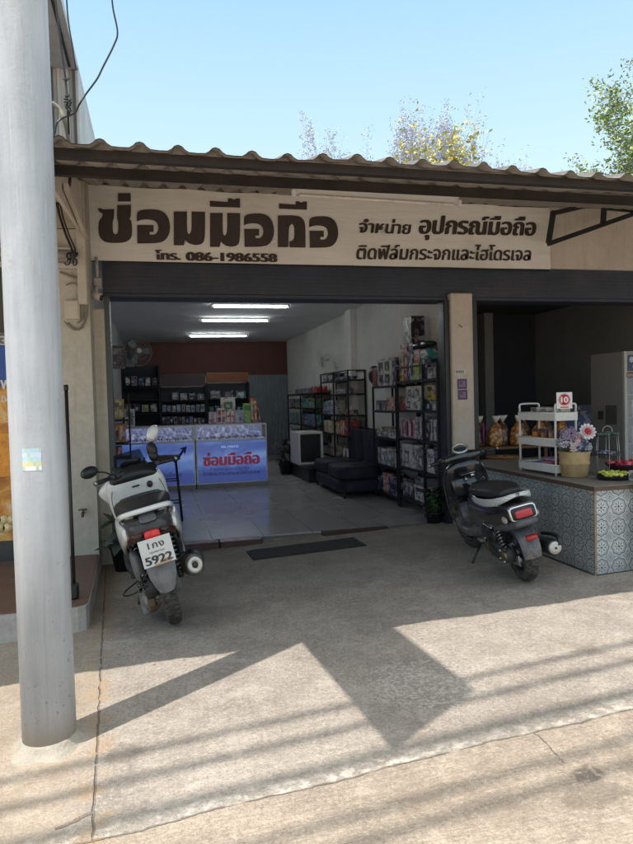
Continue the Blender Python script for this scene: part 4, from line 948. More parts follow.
peg_rack(xq(122, 400), xq(160, 400), zq(364), 'tall dark glass-fronted rack at the left of the back wall', None, (zq(386), zq(398), zq(412), zq(424)))
r1 = random.Random(11)
def pack_row(x0, x1, yb, n, hpx, cols, where, Y=YR+.03):
    for i in range(n):
        a = at(x0+(x1-x0)*(i+.12)/n, yb, Y); c = at(x0+(x1-x0)*(i+.88)/n, yb-hpx*r1.uniform(.8, 1), Y); col = cols[i % len(cols)]
        goods_box('hanging_pack', f'small {col} accessory pack on the {where}', 'pack', ((a.x+c.x)/2, Y+.05, a.z), (abs(c.x-a.x), .08, c.z-a.z), 'y', col, r1.choice(['white', 'black', 'sky', 'grey']), r1.choice([0, 1, 2]), f'{col} packs on the {where}')
pack_row(162, 205, 424, 11, 8, ['brown', 'grey', 'navy', 'lilac'], 'lowest shelf of the centre rack')
pack_row(162, 205, 412, 9, 8, ['sky', 'grey', 'white'], 'middle shelf of the centre rack')
pack_row(171, 205, 400, 4, 8, ['grey', 'white', 'black', 'grey'], 'upper shelf of the centre rack')
pack_row(209, 247, 399, 3, 10, ['grey', 'navy', 'teal'], 'upper shelf of the rust-headed rack')
pack_row(209, 247, 413, 7, 8, ['green', 'navy', 'green', 'grey'], 'middle shelf of the rust-headed rack')
pack_row(124, 158, 386, 5, 10, ['navy', 'grey'], 'top shelf of the dark rack at left')
pack_row(124, 158, 412, 4, 9, ['brown', 'navy', 'lime'], 'lower shelf of the dark rack at left')
# merchandise standing on the right display counter
YC = 12.55
CT = [(209, 424, 8, 12, 'lilac', 'pink', 3, 'front left'), (217.5, 424, 8, 16, 'white', 'red', 4, 'second'), (226, 424, 9, 15, 'pink', 'white', 4, 'third'), (235.5, 424, 8, 14, 'sky', 'lilac', 4, 'fourth'), (244, 424, 8, 21, 'lime', 'green', 1, 'fifth'), (251, 424, 5.5, 26, 'orange', 'red', 3, 'sixth')]
nth = ['leftmost', 'second', 'third', 'fourth', 'fifth', 'sixth']
for i, (x, y, w, h, c, p, st, _) in enumerate(CT):
    a = at(x, y+1.5, YC); c2_ = at(x+w, y-h, YC)
    goods_box('stand_pack', f'{c} patterned pack standing on the right display counter, {nth[i]} from the left', 'pack', ((a.x+c2_.x)/2, YC+.05, 1.186), (c2_.x-a.x, .1, c2_.z-1.186), 'y', c, p, st)
a = at(221, 411, YC+.2); c2_ = at(235, 397, YC+.2)
goods_box('stand_pack', 'square white pack with green picture raised behind the others on the right counter', 'pack', ((a.x+c2_.x)/2, YC+.25, 1.186), (c2_.x-a.x, .1, c2_.z-1.186), 'y', 'white', 'green', 0)
for i, (dx, col) in enumerate(((0, 'red'), (3.2, 'pink'), (6.4, 'red'))):
    a = at(254+dx, 424, 12.7); o = goods_box('leaning_pack', f'{["tall red", "tall pink", "right-hand tall red"][i]} pack leaning at the right end of the lit counter', 'pack', (a.x, 12.7, 1.186), (.055, .1, .46-.08*i), 'y', col, 'white', 3); o.rotation_euler = (0, R(-8), 0)
# things at the left, between the rail and the counter
for i, (x0, y0, x1, y1, Y, c, p, st, lab) in enumerate(((110, 399, 123, 418, 9.5, 'yellow', 'cream', 3, 'tall yellow bundle of cartons at the left edge of the doorway'), (110, 424, 124.5, 442.5, 9.4, 'orange', 'brown', 3, 'orange carton below the yellow bundle at the left edge of the doorway'), (113, 447, 121, 457, 9.3, 'red', 'brown', 1, 'small bright red carton low at the left edge of the doorway'), (125, 409, 134, 427, 11.5, 'white', 'grey', 4, 'white box with grey squares behind the orange carton'))):
    a = at(x0, y1, Y); c_ = at(x1, y0, Y); goods_box('carton', lab, 'box', ((a.x+c_.x)/2, Y+.15, a.z), (c_.x-a.x, .3, c_.z-a.z), 'y', c, p, st)
ls = thing('shelf_unit', 'narrow black shelf unit at the left edge of the doorway carrying yellow and orange cartons', 'shelf unit', (-.5, 9.4, 0))
for z in [at(118, y, 9.4).z-.012 for y in (457, 442.5, 419)]: MB().b2(-.2, .14, -.05, .4, z-.02, z).build('shelf', M_blackm, ls)
for x in (-.2, .14):
    for y in ((-.05, .4) if x < 0 else (.4,)): MB().b2(x-.012, x+.012, y-.012, y+.012, 0, 1.75).build('post', M_blackm, ls)
# stool beside the white scooter
st_ = thing('bar_stool', 'tall black framed stool with dark brown seat between the white scooter and the lit counter', 'stool', (.12, 9.2, 0))
MB().b2(-.19, .19, -.15, .15, .83, .885, .02).build('seat', mat('dark_brown_seat', (.045, .02, .018), .5, var=.3), st_)
for sx in (-1, 1):
    for sy in (-1, 1): MB().tube([(sx*.13, sy*.11, .83), (sx*.19, sy*.15, 0)], .014, 8).build('leg', M_blackm, st_)
for z in (.25, .55): MB().tube([(-.165, -.13, z), (.165, -.13, z), (.165, .13, z), (-.165, .13, z)], .009, 6, closed=True).build('stretcher', M_blackm, st_)
# doormat
dm = thing('doormat', 'worn dark striped doormat lying outside the shop threshold', 'doormat', (1.56, 7.0, gz(1.56)), R(2))
M_mat = mat('doormat_rubber', (.032, .030, .028), .85, var=.35, scale=16, bump=.5)
MB().add([(x, y, z+SL*x) for x, y, z in [(-.63, -.21, .001), (.63, -.21, .001), (.63, .22, .001), (-.63, .22, .001), (-.62, -.2, .012), (.62, -.2, .012), (.62, .21, .012), (-.62, .21, .012)]], [(0,1,2,3),(4,5,6,7),(0,1,5,4),(1,2,6,5),(2,3,7,6),(3,0,4,7)]).build('mat_base', M_mat, dm)
b = MB()
for k in range(7):
    y = -.17+k*.057; b.add([(x, yy_, .0125+dz+SL*x) for dz in (0, .007) for x, yy_ in ((-.6, y), (.6, y), (.6, y+.03), (-.6, y+.03))], [(0,1,2,3),(4,5,6,7),(0,1,5,4),(1,2,6,5),(2,3,7,6),(3,0,4,7)])
b.build('ribs', mat('doormat_rib', (.045, .041, .038), .9, var=.3, scale=20), dm)
# ------------------------------------------------------------------ tiled counter in front of the dark shop
def azulejo():
    N = NT('patterned_tiles'); X, Y, Z = N.xyz(); p = .172
    nrm = N.xyz(N.n('ShaderNodeNewGeometry').outputs['Normal'])
    side = N.math('GREATER_THAN', N.math('ABSOLUTE', nrm[0]), .5)
    U = N.math('ADD', N.math('MULTIPLY', Y, side), N.math('MULTIPLY', X, N.math('SUBTRACT', 1.0, side)))
    a = N.math('ADD', N.math('DIVIDE', U, p), .15); c = N.math('ADD', N.math('DIVIDE', Z, p), -.05)
    u = N.math('SUBTRACT', N.math('FRACT', N.math('ADD', a, 100)), .5); v = N.math('SUBTRACT', N.math('FRACT', N.math('ADD', c, 100)), .5)
    r = N.math('SQRT', N.math('ADD', N.math('MULTIPLY', u, u), N.math('MULTIPLY', v, v))); th = N.math('ARCTAN2', v, u)
    c8 = N.math('COSINE', N.math('MULTIPLY', th, 8)); c4 = N.math('COSINE', N.math('MULTIPLY', th, 4))
    def ringat(rad, w, amp, cc): return N.smooth(N.math('ABSOLUTE', N.math('SUBTRACT', r, N.math('MULTIPLY_ADD', cc, amp, rad))), w, w*.45)
    ink = ringat(.40, .040, .022, c8)
    ink = N.math('MAXIMUM', ink, N.math('MULTIPLY', ringat(.32, .022, .02, c8), .8))
    pet = N.math('MULTIPLY', N.smooth(N.math('SUBTRACT', r, N.math('MULTIPLY_ADD', c8, .07, .19)), .02, -.01), N.smooth(c8, -.5, .6))
    ink = N.math('MAXIMUM', ink, N.math('MULTIPLY', pet, .85)); ink = N.math('MAXIMUM', ink, N.smooth(r, .07, .045))
    ink = N.math('MULTIPLY', ink, N.math('SUBTRACT', 1.0, N.math('MULTIPLY', N.smooth(N.math('ABSOLUTE', N.math('SUBTRACT', r, .095)), .02, .01), .9)))
    au, av = N.math('ABSOLUTE', u), N.math('ABSOLUTE', v)
    cu, cv = N.math('SUBTRACT', .5, au), N.math('SUBTRACT', .5, av); rc = N.math('SQRT', N.math('ADD', N.math('MULTIPLY', cu, cu), N.math('MULTIPLY', cv, cv)))
    dia = N.math('ADD', cu, cv)
    ink = N.math('MAXIMUM', ink, N.math('MULTIPLY', N.smooth(N.math('ABSOLUTE', N.math('SUBTRACT', dia, .24)), .025, .012), .9))
    ink = N.math('MAXIMUM', ink, N.math('MULTIPLY', N.smooth(N.math('ABSOLUTE', N.math('SUBTRACT', rc, .10)), .022, .01), .8)); ink = N.math('MAXIMUM', ink, N.smooth(rc, .045, .03))
    fld = N.math('MULTIPLY', N.smooth(r, .42, .45), .30)
    n = N.noise(4, 5); n2 = N.noise(60, 3)
    ink = N.math('MULTIPLY', ink, N.smooth(n2, .2, .45, .55, 1))
    base = N.ramp(n, [(.3, (.42, .46, .475)), (.55, (.58, .61, .62)), (.75, (.70, .72, .71))])
    tone = N.noise(1.3, 2)
    base = N.mix(fld, base, (.22, .26, .29))
    inkc = N.mix(N.smooth(tone, .42, .58), (.05, .06, .075), (.06, .06, .06))
    col = N.mix(N.math('MULTIPLY', ink, .92), base, inkc)
    g = N.math('MAXIMUM', N.smooth(N.math('ABSOLUTE', u), .488, .496), N.smooth(N.math('ABSOLUTE', v), .488, .496))
    col = N.mix(N.math('MULTIPLY', g, .5), col, (.14, .14, .14))
    col = N.mix(N.math('MULTIPLY', N.smooth(Z, .22, .02), N.smooth(n, .4, .6, .1, .6)), col, (.16, .14, .12))
    ch = N.noise(23, 5, rough=.8); col = N.mix(N.math('MULTIPLY', N.smooth(ch, .64, .70), .7), col, (.30, .27, .23))
    drip = N.n('ShaderNodeMapping'); N.put(drip.inputs[0], N.co()); drip.inputs['Scale'].default_value = (16, 16, 1.2); dn = N.noise(1, 5, vec=drip.outputs[0]); col = N.mix(N.math('MULTIPLY', N.smooth(dn, .52, .68), .35), col, (.25, .23, .20))
    N.set(Base_Color=col, Roughness=N.smooth(n, .3, .7, .28, .5)); N.bump(g, -.3, .004); return N.m
M_tile = azulejo()
ct = thing('tiled_counter', 'low counter clad in blue grey patterned tiles at the front of the dark shop', 'counter', (3.6, 4.86, 0))
b = MB(); zc = .765
b.add([(0, 0, .02), (1.6, 0, .05), (1.6, 2.6, .06), (0, 2.45, .02), (0, 0, zc), (1.6, 0, zc), (1.6, 2.6, zc), (0, 2.45, zc)], [(0,1,5,4),(1,2,6,5),(2,3,7,6),(3,0,4,7),(4,5,6,7)])
b.build('tiled_body', M_tile, ct)
b = MB(); b.box((.001, .001, .40), (.022, .022, .73), None, .004); b.build('corner_bead', mat('chipped_bead', (.30, .22, .15), .8, var=.5, scale=14), ct)
b = MB(); b.b2(-.025, 1.62, -.025, 2.5, zc+.002, zc+.035, .006); b.build('worktop', mat('worn_worktop', (.26, .23, .20), .6, var=.3, scale=7, bump=.3), ct)
b = MB(); b.b2(-.034, -.026, -.03, 2.5, zc-.005, zc+.03).b2(-.034, 1.62, -.034, -.0255, zc-.005, zc+.03); b.build('worktop_edge', mat('chipped_edge', (.10, .06, .045), .8, var=.6, scale=22, bump=.5), ct)
b = MB(); b.tube([(-.012, y, .032) for y in (0, .8, 1.6, 2.45)], .012, 6).tube([(0, -.012, .03), (.8, -.012, .055), (1.6, -.012, .08)], .012, 6); b.build('base_strip', M_black, ct)
ZT = zc+.036
b = MB(); b.b2(3.96, 4.35, 4.74, 4.80, .10, .83, .004); b.b2(3.965, 4.35, 4.735, 4.739, .3, .32).b2(3.965, 4.35, 4.735, 4.739, .6, .62)
tag(b.build('cardboard_box', mat('orange_brown_card', (.42, .24, .12), .8, var=.15, scale=8)), 'tall orange brown cardboard box against the counter at the right edge', 'box')

# three-tier trolley
tr = thing('storage_trolley', 'white three-tier storage trolley standing on the tiled counter', 'trolley', (3.80, 5.86, ZT), R(3))
M_tw = mat('trolley_white', (.66, .64, .62), .4, var=.08)
w_, d_, H_ = .115, .29, .66
for x in (-w_, w_):
    for y in (-d_, d_): MB().tube([(x, y, 0), (x, y, H_-.01)], .011, 10).build('post', M_tw, tr)
for k, z in enumerate((.03, .28, .53)):
    b = MB(); b.b2(-w_, w_, -d_, d_, z, z+.006); hh = .075
    b.b2(-w_-.014, -w_-.008, -d_-.01, d_+.01, z, z+hh).b2(w_+.008, w_+.014, -d_-.01, d_+.01, z, z+hh).b2(-w_-.007, w_+.007, -d_-.014, -d_-.008, z, z+hh).b2(-w_-.007, w_+.007, d_+.008, d_+.014, z, z+hh)
    b.tube([(-w_-.012, -d_-.012, z+hh), (w_+.012, -d_-.012, z+hh), (w_+.012, d_+.012, z+hh), (-w_-.012, d_+.012, z+hh)], .006, 6, closed=True)
    b.build('tray', M_tw, tr)
for y in (-d_, d_):
    MB().tube(spl([(-w_, y, H_-.03), (-w_, y, H_+.015), (-w_+.03, y, H_+.03), (w_-.03, y, H_+.03), (w_, y, H_+.015), (w_, y, H_-.03)], 4), .010, 8).build('handle', M_tw, tr)
tz = lambda k: ZT+(.03, .28, .53)[k]+.007
M4 = [('magenta', 'red'), ('navy', 'blue'), ('pink', 'lilac')]
goods_box('packet', 'red packet lying in the lowest tray of the white trolley', 'packet', (3.80, 5.72, tz(0)), (.2, .22, .10), 'x', 'red', 'pink', 1)
goods_box('packet', 'blue packet beside the red one in the lowest trolley tray', 'packet', (3.80, 5.98, tz(0)), (.2, .2, .06), 'x', 'blue', 'white', 1)
goods_box('packet', 'lilac packet on the red one in the lowest trolley tray', 'packet', (3.80, 5.70, tz(0)+.102), (.16, .18, .03), 'x', 'lilac', 'red', 1)
for i, y in enumerate((5.68, 5.82, 5.98)):
    goods_box('packet', f'{["front", "middle", "rear"][i]} brown snack packet in the middle tray of the white trolley', 'packet', (3.80, y, tz(1)), (.14, .10, .15), 'x', 'brown', 'orange', 0, rz=.2*i-.2)
goods_box('carton', 'cream carton lying in the top tray of the white trolley', 'box', (3.80, 5.80, tz(2)), (.2, .38, .12), 'x', 'cream', 'grey', 1)
ps = thing('price_sign', 'small square price card with red disc and white 10 on the trolley top', 'sign', (3.78, 5.535, ZT+.645), R(-12))
MB().b2(-.075, .075, -.003, .003, 0, .155).build('card', mat('card_white', (.75, .74, .74), .5), ps)
MB().lathe([(.058, -.0045), (.058, -.0035), (0, -.0035)], 36, None, 'y', (0, 0, .085)).build('disc', mat('card_red', (.60, .02, .04), .5), ps)
MB().lathe([(.054, -.0056), (.050, -.0056), (.050, -.0048), (.054, -.0048)], 36, None, 'y', (0, 0, .085), closed=True).build('ring', M_white, ps)
text('10', 'figures', M_white, Matrix(((1,0,0,-.033),(0,0,-1,-.0055),(0,1,0,.058),(0,0,0,1))), .066, .055, 5, 0, ps, .001)
MB().b2(-.04, .04, -.0045, -.0035, .008, .018).build('small_print', mat('card_red', (.6, .02, .04)), ps)

# basket with flowers
def wicker():
    N = NT('woven_rattan'); X, Y, Z = N.xyz(); th = N.math('ARCTAN2', Y, X)
    a = N.math('SINE', N.math('MULTIPLY', th, 44)); c = N.math('SINE', N.math('MULTIPLY', Z, 420)); f = N.math('MULTIPLY', a, c); n = N.noise(9, 4)
    N.set(Base_Color=N.mix(N.smooth(f, -.6, .6), N.ramp(n, [(.3, (.30, .18, .07)), (.7, (.46, .31, .14))]), N.ramp(n, [(.3, (.45, .31, .15)), (.7, (.62, .46, .25))])), Roughness=.65); N.bump(f, .5, .004); return N.m
bk = thing('flower_basket', 'tan woven basket on the counter filled with pale artificial flowers', 'basket', (3.835, 5.47, ZT))
MB().lathe([(0, 0), (.105, 0), (.118, .01), (.128, .115), (.137, .122), (.139, .14), (.133, .148), (.141, .225), (.147, .235), (.14, .243), (.132, .235), (.12, .12), (.10, .02), (0, .02)], 48).build('basket', wicker(), bk)
MB().lathe([(0, .20), (.13, .20)], 24).build('filling', mat('moss', (.03, .05, .02), .9), bk)
def flower(b, c, nrm, r, m0, layers=2, petals=7, r1=rnd):
    nrm = Vector(nrm).normalized(); a = Vector((0, 0, 1)) if abs(nrm.z) < .9 else Vector((1, 0, 0)); U = nrm.cross(a).normalized(); V = nrm.cross(U)
    for L in range(layers):
        rr = r*(1-.35*L); up = .25+.45*L; o = r1.uniform(0, 6)
        for k in range(petals):
            t = o+2*math.pi*k/petals; D = U*math.cos(t)+V*math.sin(t); S_ = nrm.cross(D); c0 = Vector(c)+nrm*(.004*L)
            b.m(m0 + (L % 2)).add([c0, c0+D*rr*.55+S_*rr*.30+nrm*rr*up*.35, c0+D*rr+nrm*rr*up*.75+S_*rr*.1, c0+D*rr*1.02-S_*rr*.1+nrm*rr*up*.75, c0+D*rr*.55-S_*rr*.30+nrm*rr*up*.35], [(0,1,2,3,4)], True)
M_fl = [mat('petal_lilac', (.42, .34, .46), .6, var=.3, scale=40), mat('petal_grey_violet', (.25, .19, .30), .6), mat('petal_white', (.70, .68, .70), .6), mat('petal_pink', (.70, .42, .45), .6), mat('petal_red', (.45, .02, .02), .6), mat('petal_blue', (.22, .28, .50), .6), mat('petal_sky', (.45, .52, .68), .6)]
M_stem = mat('leaf_green', (.06, .12, .04), .6)
r1 = random.Random(4)
stem = MB()
def bunch(label_, c, R_, n, mset, fr, red=None):
    b = MB()
    for i in range(n):
        d = Vector((r1.gauss(0, 1), r1.gauss(0, 1)-.5, r1.gauss(0, 1)+.3)).normalized(); flower(b, Vector(c)+d*R_*r1.uniform(.6, 1), d, fr*r1.uniform(.8, 1.2), 0, 2, 6, r1)
    b.build(label_, mset, bk, fix=False); stem.tube([(0, 0, .2), tuple(Vector(c)*.6+Vector((0, 0, .08))), tuple(c)], .004, 5)
bunch('blossom_cluster', (-.075, -.02, .40), .075, 46, [M_fl[0], M_fl[1]], .030)
bunch('blossom_cluster', (.075, .0, .31), .06, 26, [M_fl[5], M_fl[2]], .028)
bunch('blossom_cluster', (-.01, -.06, .36), .05, 20, [M_fl[3], M_fl[2]], .034)
bunch('blossom_cluster', (.0, -.04, .29), .065, 26, [M_fl[6], M_fl[1]], .028)
bunch('blossom_cluster', (.03, .02, .37), .06, 26, [M_fl[3], M_fl[0]], .030)
bunch('blossom_cluster', (-.12, .0, .33), .055, 22, [M_fl[2], M_fl[1]], .028)
bunch('blossom_cluster', (.12, -.02, .27), .05, 22, [M_fl[2], M_fl[5]], .028)
bunch('blossom_cluster', (-.06, -.05, .29), .055, 24, [M_fl[2], M_fl[3]], .026)
b = MB(); c = Vector((.085, -.08, .425)); flower(b, c, (-.25, -1, .35), .078, 0, 3, 13, r1); 
b.build('big_bloom', [M_fl[2], M_fl[3], M_fl[2]], bk, fix=False)
b = MB(); flower(b, c+Vector((-.004, -.014, .006)), (-.25, -1, .35), .036, 0, 2, 9, r1); b.build('bloom_heart', [M_fl[4], M_fl[4]], bk, fix=False)
stem.tube([(.02, 0, .2), (.07, -.02, .33), tuple(c)], .004, 5)
for i in range(26):
    a = r1.uniform(0, 6.28); q = Vector((.10*math.cos(a), .10*math.sin(a), r1.uniform(.22, .34))); D = Vector((math.cos(a), math.sin(a), r1.uniform(.2, 1))).normalized()*.08; S_ = Vector((-math.sin(a), math.cos(a), 0))*.014
    stem.add([q, q+D*.5+S_, q+D, q+D*.5-S_], [(0,1,2,3)])
stem.build('stems', M_stem, bk, fix=False)

# tiered wire stand with trinkets, trays
M_wire = mat('dark_green_wire', (.05, .10, .08), .4, .4); M_wirew = mat('pale_wire', (.45, .44, .40), .4, .4)
ws = thing('tiered_wire_stand', 'round two-tier green wire stand of trinkets beside the flower basket', 'wire stand', (4.16, 5.42, ZT))
for z, r_ in ((.20, .115), (.375, .10)):
    b = MB(); n_ = 28
    for h in (0, .035): b.tube([(r_*math.cos(i*6.2832/n_), r_*math.sin(i*6.2832/n_), z+h) for i in range(n_)], .004, 5, closed=True)
    b.lathe([(0, z), (r_, z), (r_, z+.003), (0, z+.003)], 24)
    for i in range(n_): b.tube([(r_*math.cos(i*6.2832/n_), r_*math.sin(i*6.2832/n_), z), (r_*math.cos(i*6.2832/n_), r_*math.sin(i*6.2832/n_), z+.035)], .0018, 3)
    b.build('wire_tier', M_wire, ws)
for i in range(6):
    a = i*math.pi/3; MB().tube([(.10*math.cos(a), .10*math.sin(a), 0), (.112*math.cos(a), .112*math.sin(a), .2), (.098*math.cos(a), .098*math.sin(a), .41)], .003, 5).build('upright', M_wirew, ws)
MB().tube(spl([(-.05, 0, .41), (-.045, 0, .45), (0, 0, .47), (.045, 0, .45), (.05, 0, .41)], 4), .0035, 5).build('handle', M_wirew, ws)
r1 = random.Random(9)
def trinkets(z, r_, n, cols, nm, par, s=.02, cx_=0, cy_=0):
    b = MB()
    for i in range(n):
        a = r1.uniform(0, 6.28); q = r_*math.sqrt(r1.random()); b.m(i % len(cols)).ell((cx_+q*math.cos(a), cy_+q*math.sin(a), z+r1.uniform(0, s)), (s*r1.uniform(.7, 1.3), s*r1.uniform(.6, 1.2), s*r1.uniform(.5, .9)), None, 8, 5)
    return b.build(nm, cols, par)
C_ = lambda n, c: mat(n, c, .45, var=.2, scale=30)
trinkets(.21, .085, 26, [C_('tk_pink', (.55, .20, .32)), C_('tk_sky', (.2, .4, .6)), C_('tk_white', (.6, .58, .6)), C_('tk_violet', (.25, .15, .4))], 'hair_ties', ws)['kind'] = 'stuff'
trinkets(.385, .07, 14, [C_('tk_green', (.05, .14, .10)), C_('tk_grey', (.2, .22, .2))], 'clips', ws)['kind'] = 'stuff'
yt = thing('yellow_heap_tray', 'black round tray heaped with yellow green items on the counter corner', 'tray', (4.02, 5.16, ZT))
MB().lathe([(0, 0), (.13, 0), (.145, .03), (.15, .034), (.142, .036), (.125, .012), (0, .012)], 32).build('tray', M_black, yt)
trinkets(.04, .11, 70, [C_('yg', (.58, .60, .06)), C_('yg2', (.40, .48, .05)), C_('yg3', (.72, .70, .2))], 'yellow_items', yt, .022)['kind'] = 'stuff'
rt = thing('red_item_bowl', 'dark bowl heaped with red items at the right edge of the counter', 'bowl', (4.32, 5.40, ZT))
MB().lathe([(0, 0), (.09, 0), (.15, .09), (.17, .10), (.165, .11), (.14, .085), (.08, .015), (0, .015)], 32).build('bowl', mat('dark_wine', (.05, .012, .03), .3), rt)
trinkets(.10, .14, 80, [C_('rd', (.60, .05, .08)), C_('rd2', (.45, .02, .05)), C_('rd3', (.75, .20, .22))], 'red_items', rt, .024)['kind'] = 'stuff'
goods_box('carton', 'pale carton at the very right edge of the counter top', 'box', (4.14, 4.98, ZT), (.14, .10, .09), 'y', 'white', 'grey', 1)

# display of snack bags behind the counter
rk = thing('snack_table', 'low wooden table behind the counter crowded with snack bags', 'table', (4.55, 7.9, .05))
MB().b2(-.75, .75, -.3, .3, .84, .88, .01).build('tabletop', mat('brown_wood', (.13, .06, .03), .5, var=.3), rk)
for sx in (-1, 1):
    for sy in (-1, 1): MB().b2(sx*.70-.025, sx*.70+.025, sy*.25-.025, sy*.25+.025, 0, .839).build('leg', mat('brown_wood', (.13, .06, .03)), rk)
MB().b2(-.70, .70, -.25, -.22, .50, .59).b2(-.7, .7, -.27, -.24, .25, .29).build('apron', mat('brown_wood', (.13, .06, .03)), rk)
N = NT('amber_bag'); n = N.voro(30); N.set(Base_Color=N.ramp(n, [(.1, (.70, .40, .12)), (.4, (.50, .22, .06)), (.7, (.18, .07, .02))]), Roughness=.25); N.bump(n, .5, .01); M_bag = N.m
N = NT('dark_bag'); n = N.voro(26); N.set(Base_Color=N.ramp(n, [(.1, (.30, .22, .14)), (.5, (.10, .05, .03))]), Roughness=.2); M_bag2 = N.m
rr = random.Random(2)
for i in range(9):
    x = 3.93+i*.16; y = 7.72+.12*(i % 2); bg_ = thing('snack_bag', f'{["first", "second", "third", "fourth", "fifth", "sixth", "seventh", "eighth", "ninth"][i]} from the left of the knotted snack bags on the table behind the counter', 'snack bag', (x, y, .932), rr.uniform(-.4, .4), 'clear snack bags on the table'); bg_.scale = (1.25, 1.25, 1.3)
    MB().loftz([(0, 0, 0, .055, .045, 3), (.03, 0, 0, .075, .055, 3), (.14, .0, 0, .072, .05, 3), (.20, .01, 0, .045, .03, 2), (.235, .01, 0, .012, .012, 2)], n=20).build('bag', [M_bag, M_bag2][i % 2 if i != 2 else 0], bg_)
    MB().loftz([(.235, .01, 0, .012, .012, 2), (.27, .015, 0, .035, .02, 2), (.30, .02, .0, .05, .012, 2)], n=12).build('knot', mat('clear_wrap', (.55, .52, .46), .2), bg_)
bs = thing('snack_basket', 'woven tray under the snack bags behind the white trolley', 'basket', (4.20, 7.42, .72))
MB().lathe([(0, .0), (.17, 0), (.22, .10), (.23, .11), (.21, .10), (.16, .02), (0, .02)], 30).build('tray', mat('brown_rattan', (.25, .12, .05), .6, var=.4, scale=40), bs)
trinkets(.05, .16, 40, [C_('or1', (.50, .20, .03)), C_('or2', (.32, .12, .03)), C_('or3', (.6, .35, .12))], 'snack_heap', bs, .035)['kind'] = 'stuff'
MB().tube([(0, 0, -.67), (0, 0, 0)], .03, 10).lathe([(0, -.67), (.15, -.67), (.15, -.65), (0, -.64)], 20).build('stand', M_blackm, bs)
o = MB().ell((0, 0, 0), (.018, .018, .13)).build('fabric_tassel', mat('magenta_cloth', (.20, .03, .16), .7)); o.location = (4.10, 7.75, 1.12); tag(o, 'thin magenta cloth hanging beside the beige pillar inside the dark shop', 'cloth')

# fridge
fr = thing('display_fridge', 'tall grey display fridge with a glass door in the dark shop', 'fridge', (6.0, 7.5, .05))
M_fr = mat('fridge_grey', (.30, .285, .28), .45, .1, .1, 2)
HF = 2.07
b = MB(); b.b2(0, .03, .0, .66, .06, HF, .008).b2(.031, 1.05, .60, .66, .06, HF).b2(1.05, 1.08, 0, .66, .06, HF).b2(.031, 1.049, .0, .599, HF-.03, HF).b2(.031, 1.049, .0, .599, .06, .22).b2(.03, 1.05, -.01, .05, HF-.28, HF-.031, .005); b.build('cabinet', M_fr, fr)
MB().b2(-.003, .028, -.035, -.012, .06, HF, .003).b2(.03, .045, -.03, -.02, .25, HF-.03).build('door_edge', mat('pale_trim', (.42, .41, .40), .4), fr)
MB().b2(.05, 1.03, -.016, -.011, HF-.26, HF-.05).build('header_panel', mat('navy_header', (.02, .03, .09), .3), fr)
b = MB()
for k in range(9): b.ell((.12+(k % 2)*.05+(k//2)*.2, -.019, HF-.11-.09*(k % 2)), (.035, .003, .04))
b.build('header_print', mat('header_pale_print', (.45, .47, .55), .4), fr)
MB().b2(.03, 1.05, -.035, -.018, HF-.34, HF-.29, .003).build('door_rail', mat('tan_rail', (.30, .22, .17)), fr)
MB().b2(.02, 1.05, -.028, -.024, .22, HF-.35).build('glass_door', M_glass, fr)
for z in (.5, .85, 1.2, 1.5): MB().b2(.035, 1.045, .02, .58, z-.01, z).build('shelf', mat('shelf_wire', (.35, .35, .36), .4, .5), fr)
rr = random.Random(21)
for z in (.23, .5, .85, 1.2):
    for i in range(3):
        bt = thing('drink_bottle', 'drink bottle standing inside the glass-door fridge', 'bottle', (6.12+i*.12, 7.62, .051+z), 0, 'bottles in the fridge')
        mm = [C_('bt_w', (.55, .55, .55)), C_('bt_g', (.06, .12, .06)), C_('bt_o', (.45, .18, .04))][rr.randrange(3)]
        MB().lathe([(0, 0), (.032, 0), (.034, .12), (.03, .15), (.013, .19), (.013, .215), (0, .215)], 14).build('body', mm, bt)
        MB().lathe([(.0145, .20), (.0145, .222), (0, .222)], 10).build('cap', M_white, bt)
MB().b2(-.010, -.001, .12, .34, 1.10, 1.36).build('notice', mat('dark_notice', (.10, .10, .095), .5), fr)
MB().b2(-.009, -.001, .15, .32, 1.30, 1.33).b2(-.0095, -.001, .39, .50, 1.16, 1.28).build('notice_mark', mat('darker_mark', (.05, .05, .05), .5), fr)
# dim clutter in the dark shop
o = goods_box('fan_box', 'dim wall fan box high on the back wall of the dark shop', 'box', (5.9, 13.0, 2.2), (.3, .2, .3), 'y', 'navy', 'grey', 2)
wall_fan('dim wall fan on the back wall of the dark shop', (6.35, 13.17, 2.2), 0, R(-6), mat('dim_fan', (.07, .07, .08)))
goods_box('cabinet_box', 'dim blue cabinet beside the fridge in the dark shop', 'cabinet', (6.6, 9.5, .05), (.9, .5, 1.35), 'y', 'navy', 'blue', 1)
# ------------------------------------------------------------------ scooters
M_tyre = mat('tyre_rubber', (.028, .027, .026), .8, var=.3, scale=20, bump=.2, dust=.22)
M_rim = mat('wheel_metal', (.10, .10, .11), .35, .7)
M_steel = mat('bare_steel', (.40, .40, .40), .3, .85, .15, 20)
M_eng = mat('engine_alloy', (.22, .215, .205), .5, .6, .3, 14, .3)
M_engd = mat('engine_dark', (.06, .058, .056), .6, .3, .3, 14, .3)
M_wpaint = mat('white_body_paint', (.80, .80, .79), .16, var=.06, scale=5, coat=.8, dust=.55)
M_seat = mat('seat_vinyl', (.022, .022, .025), .5, var=.2, scale=30, bump=.15, bscale=260)
M_seat2 = mat('seat_vinyl_grey', (.06, .06, .066), .55, var=.2, scale=30, bump=.15, bscale=260)
M_dgrey = mat('dark_grey_plastic', (.040, .041, .046), .38, var=.2, dust=.4)
M_mgrey = mat('mid_grey_plastic', (.135, .14, .155), .5, var=.15, dust=.5)
M_orange = mat('amber_lens', (.50, .17, .02), .15)
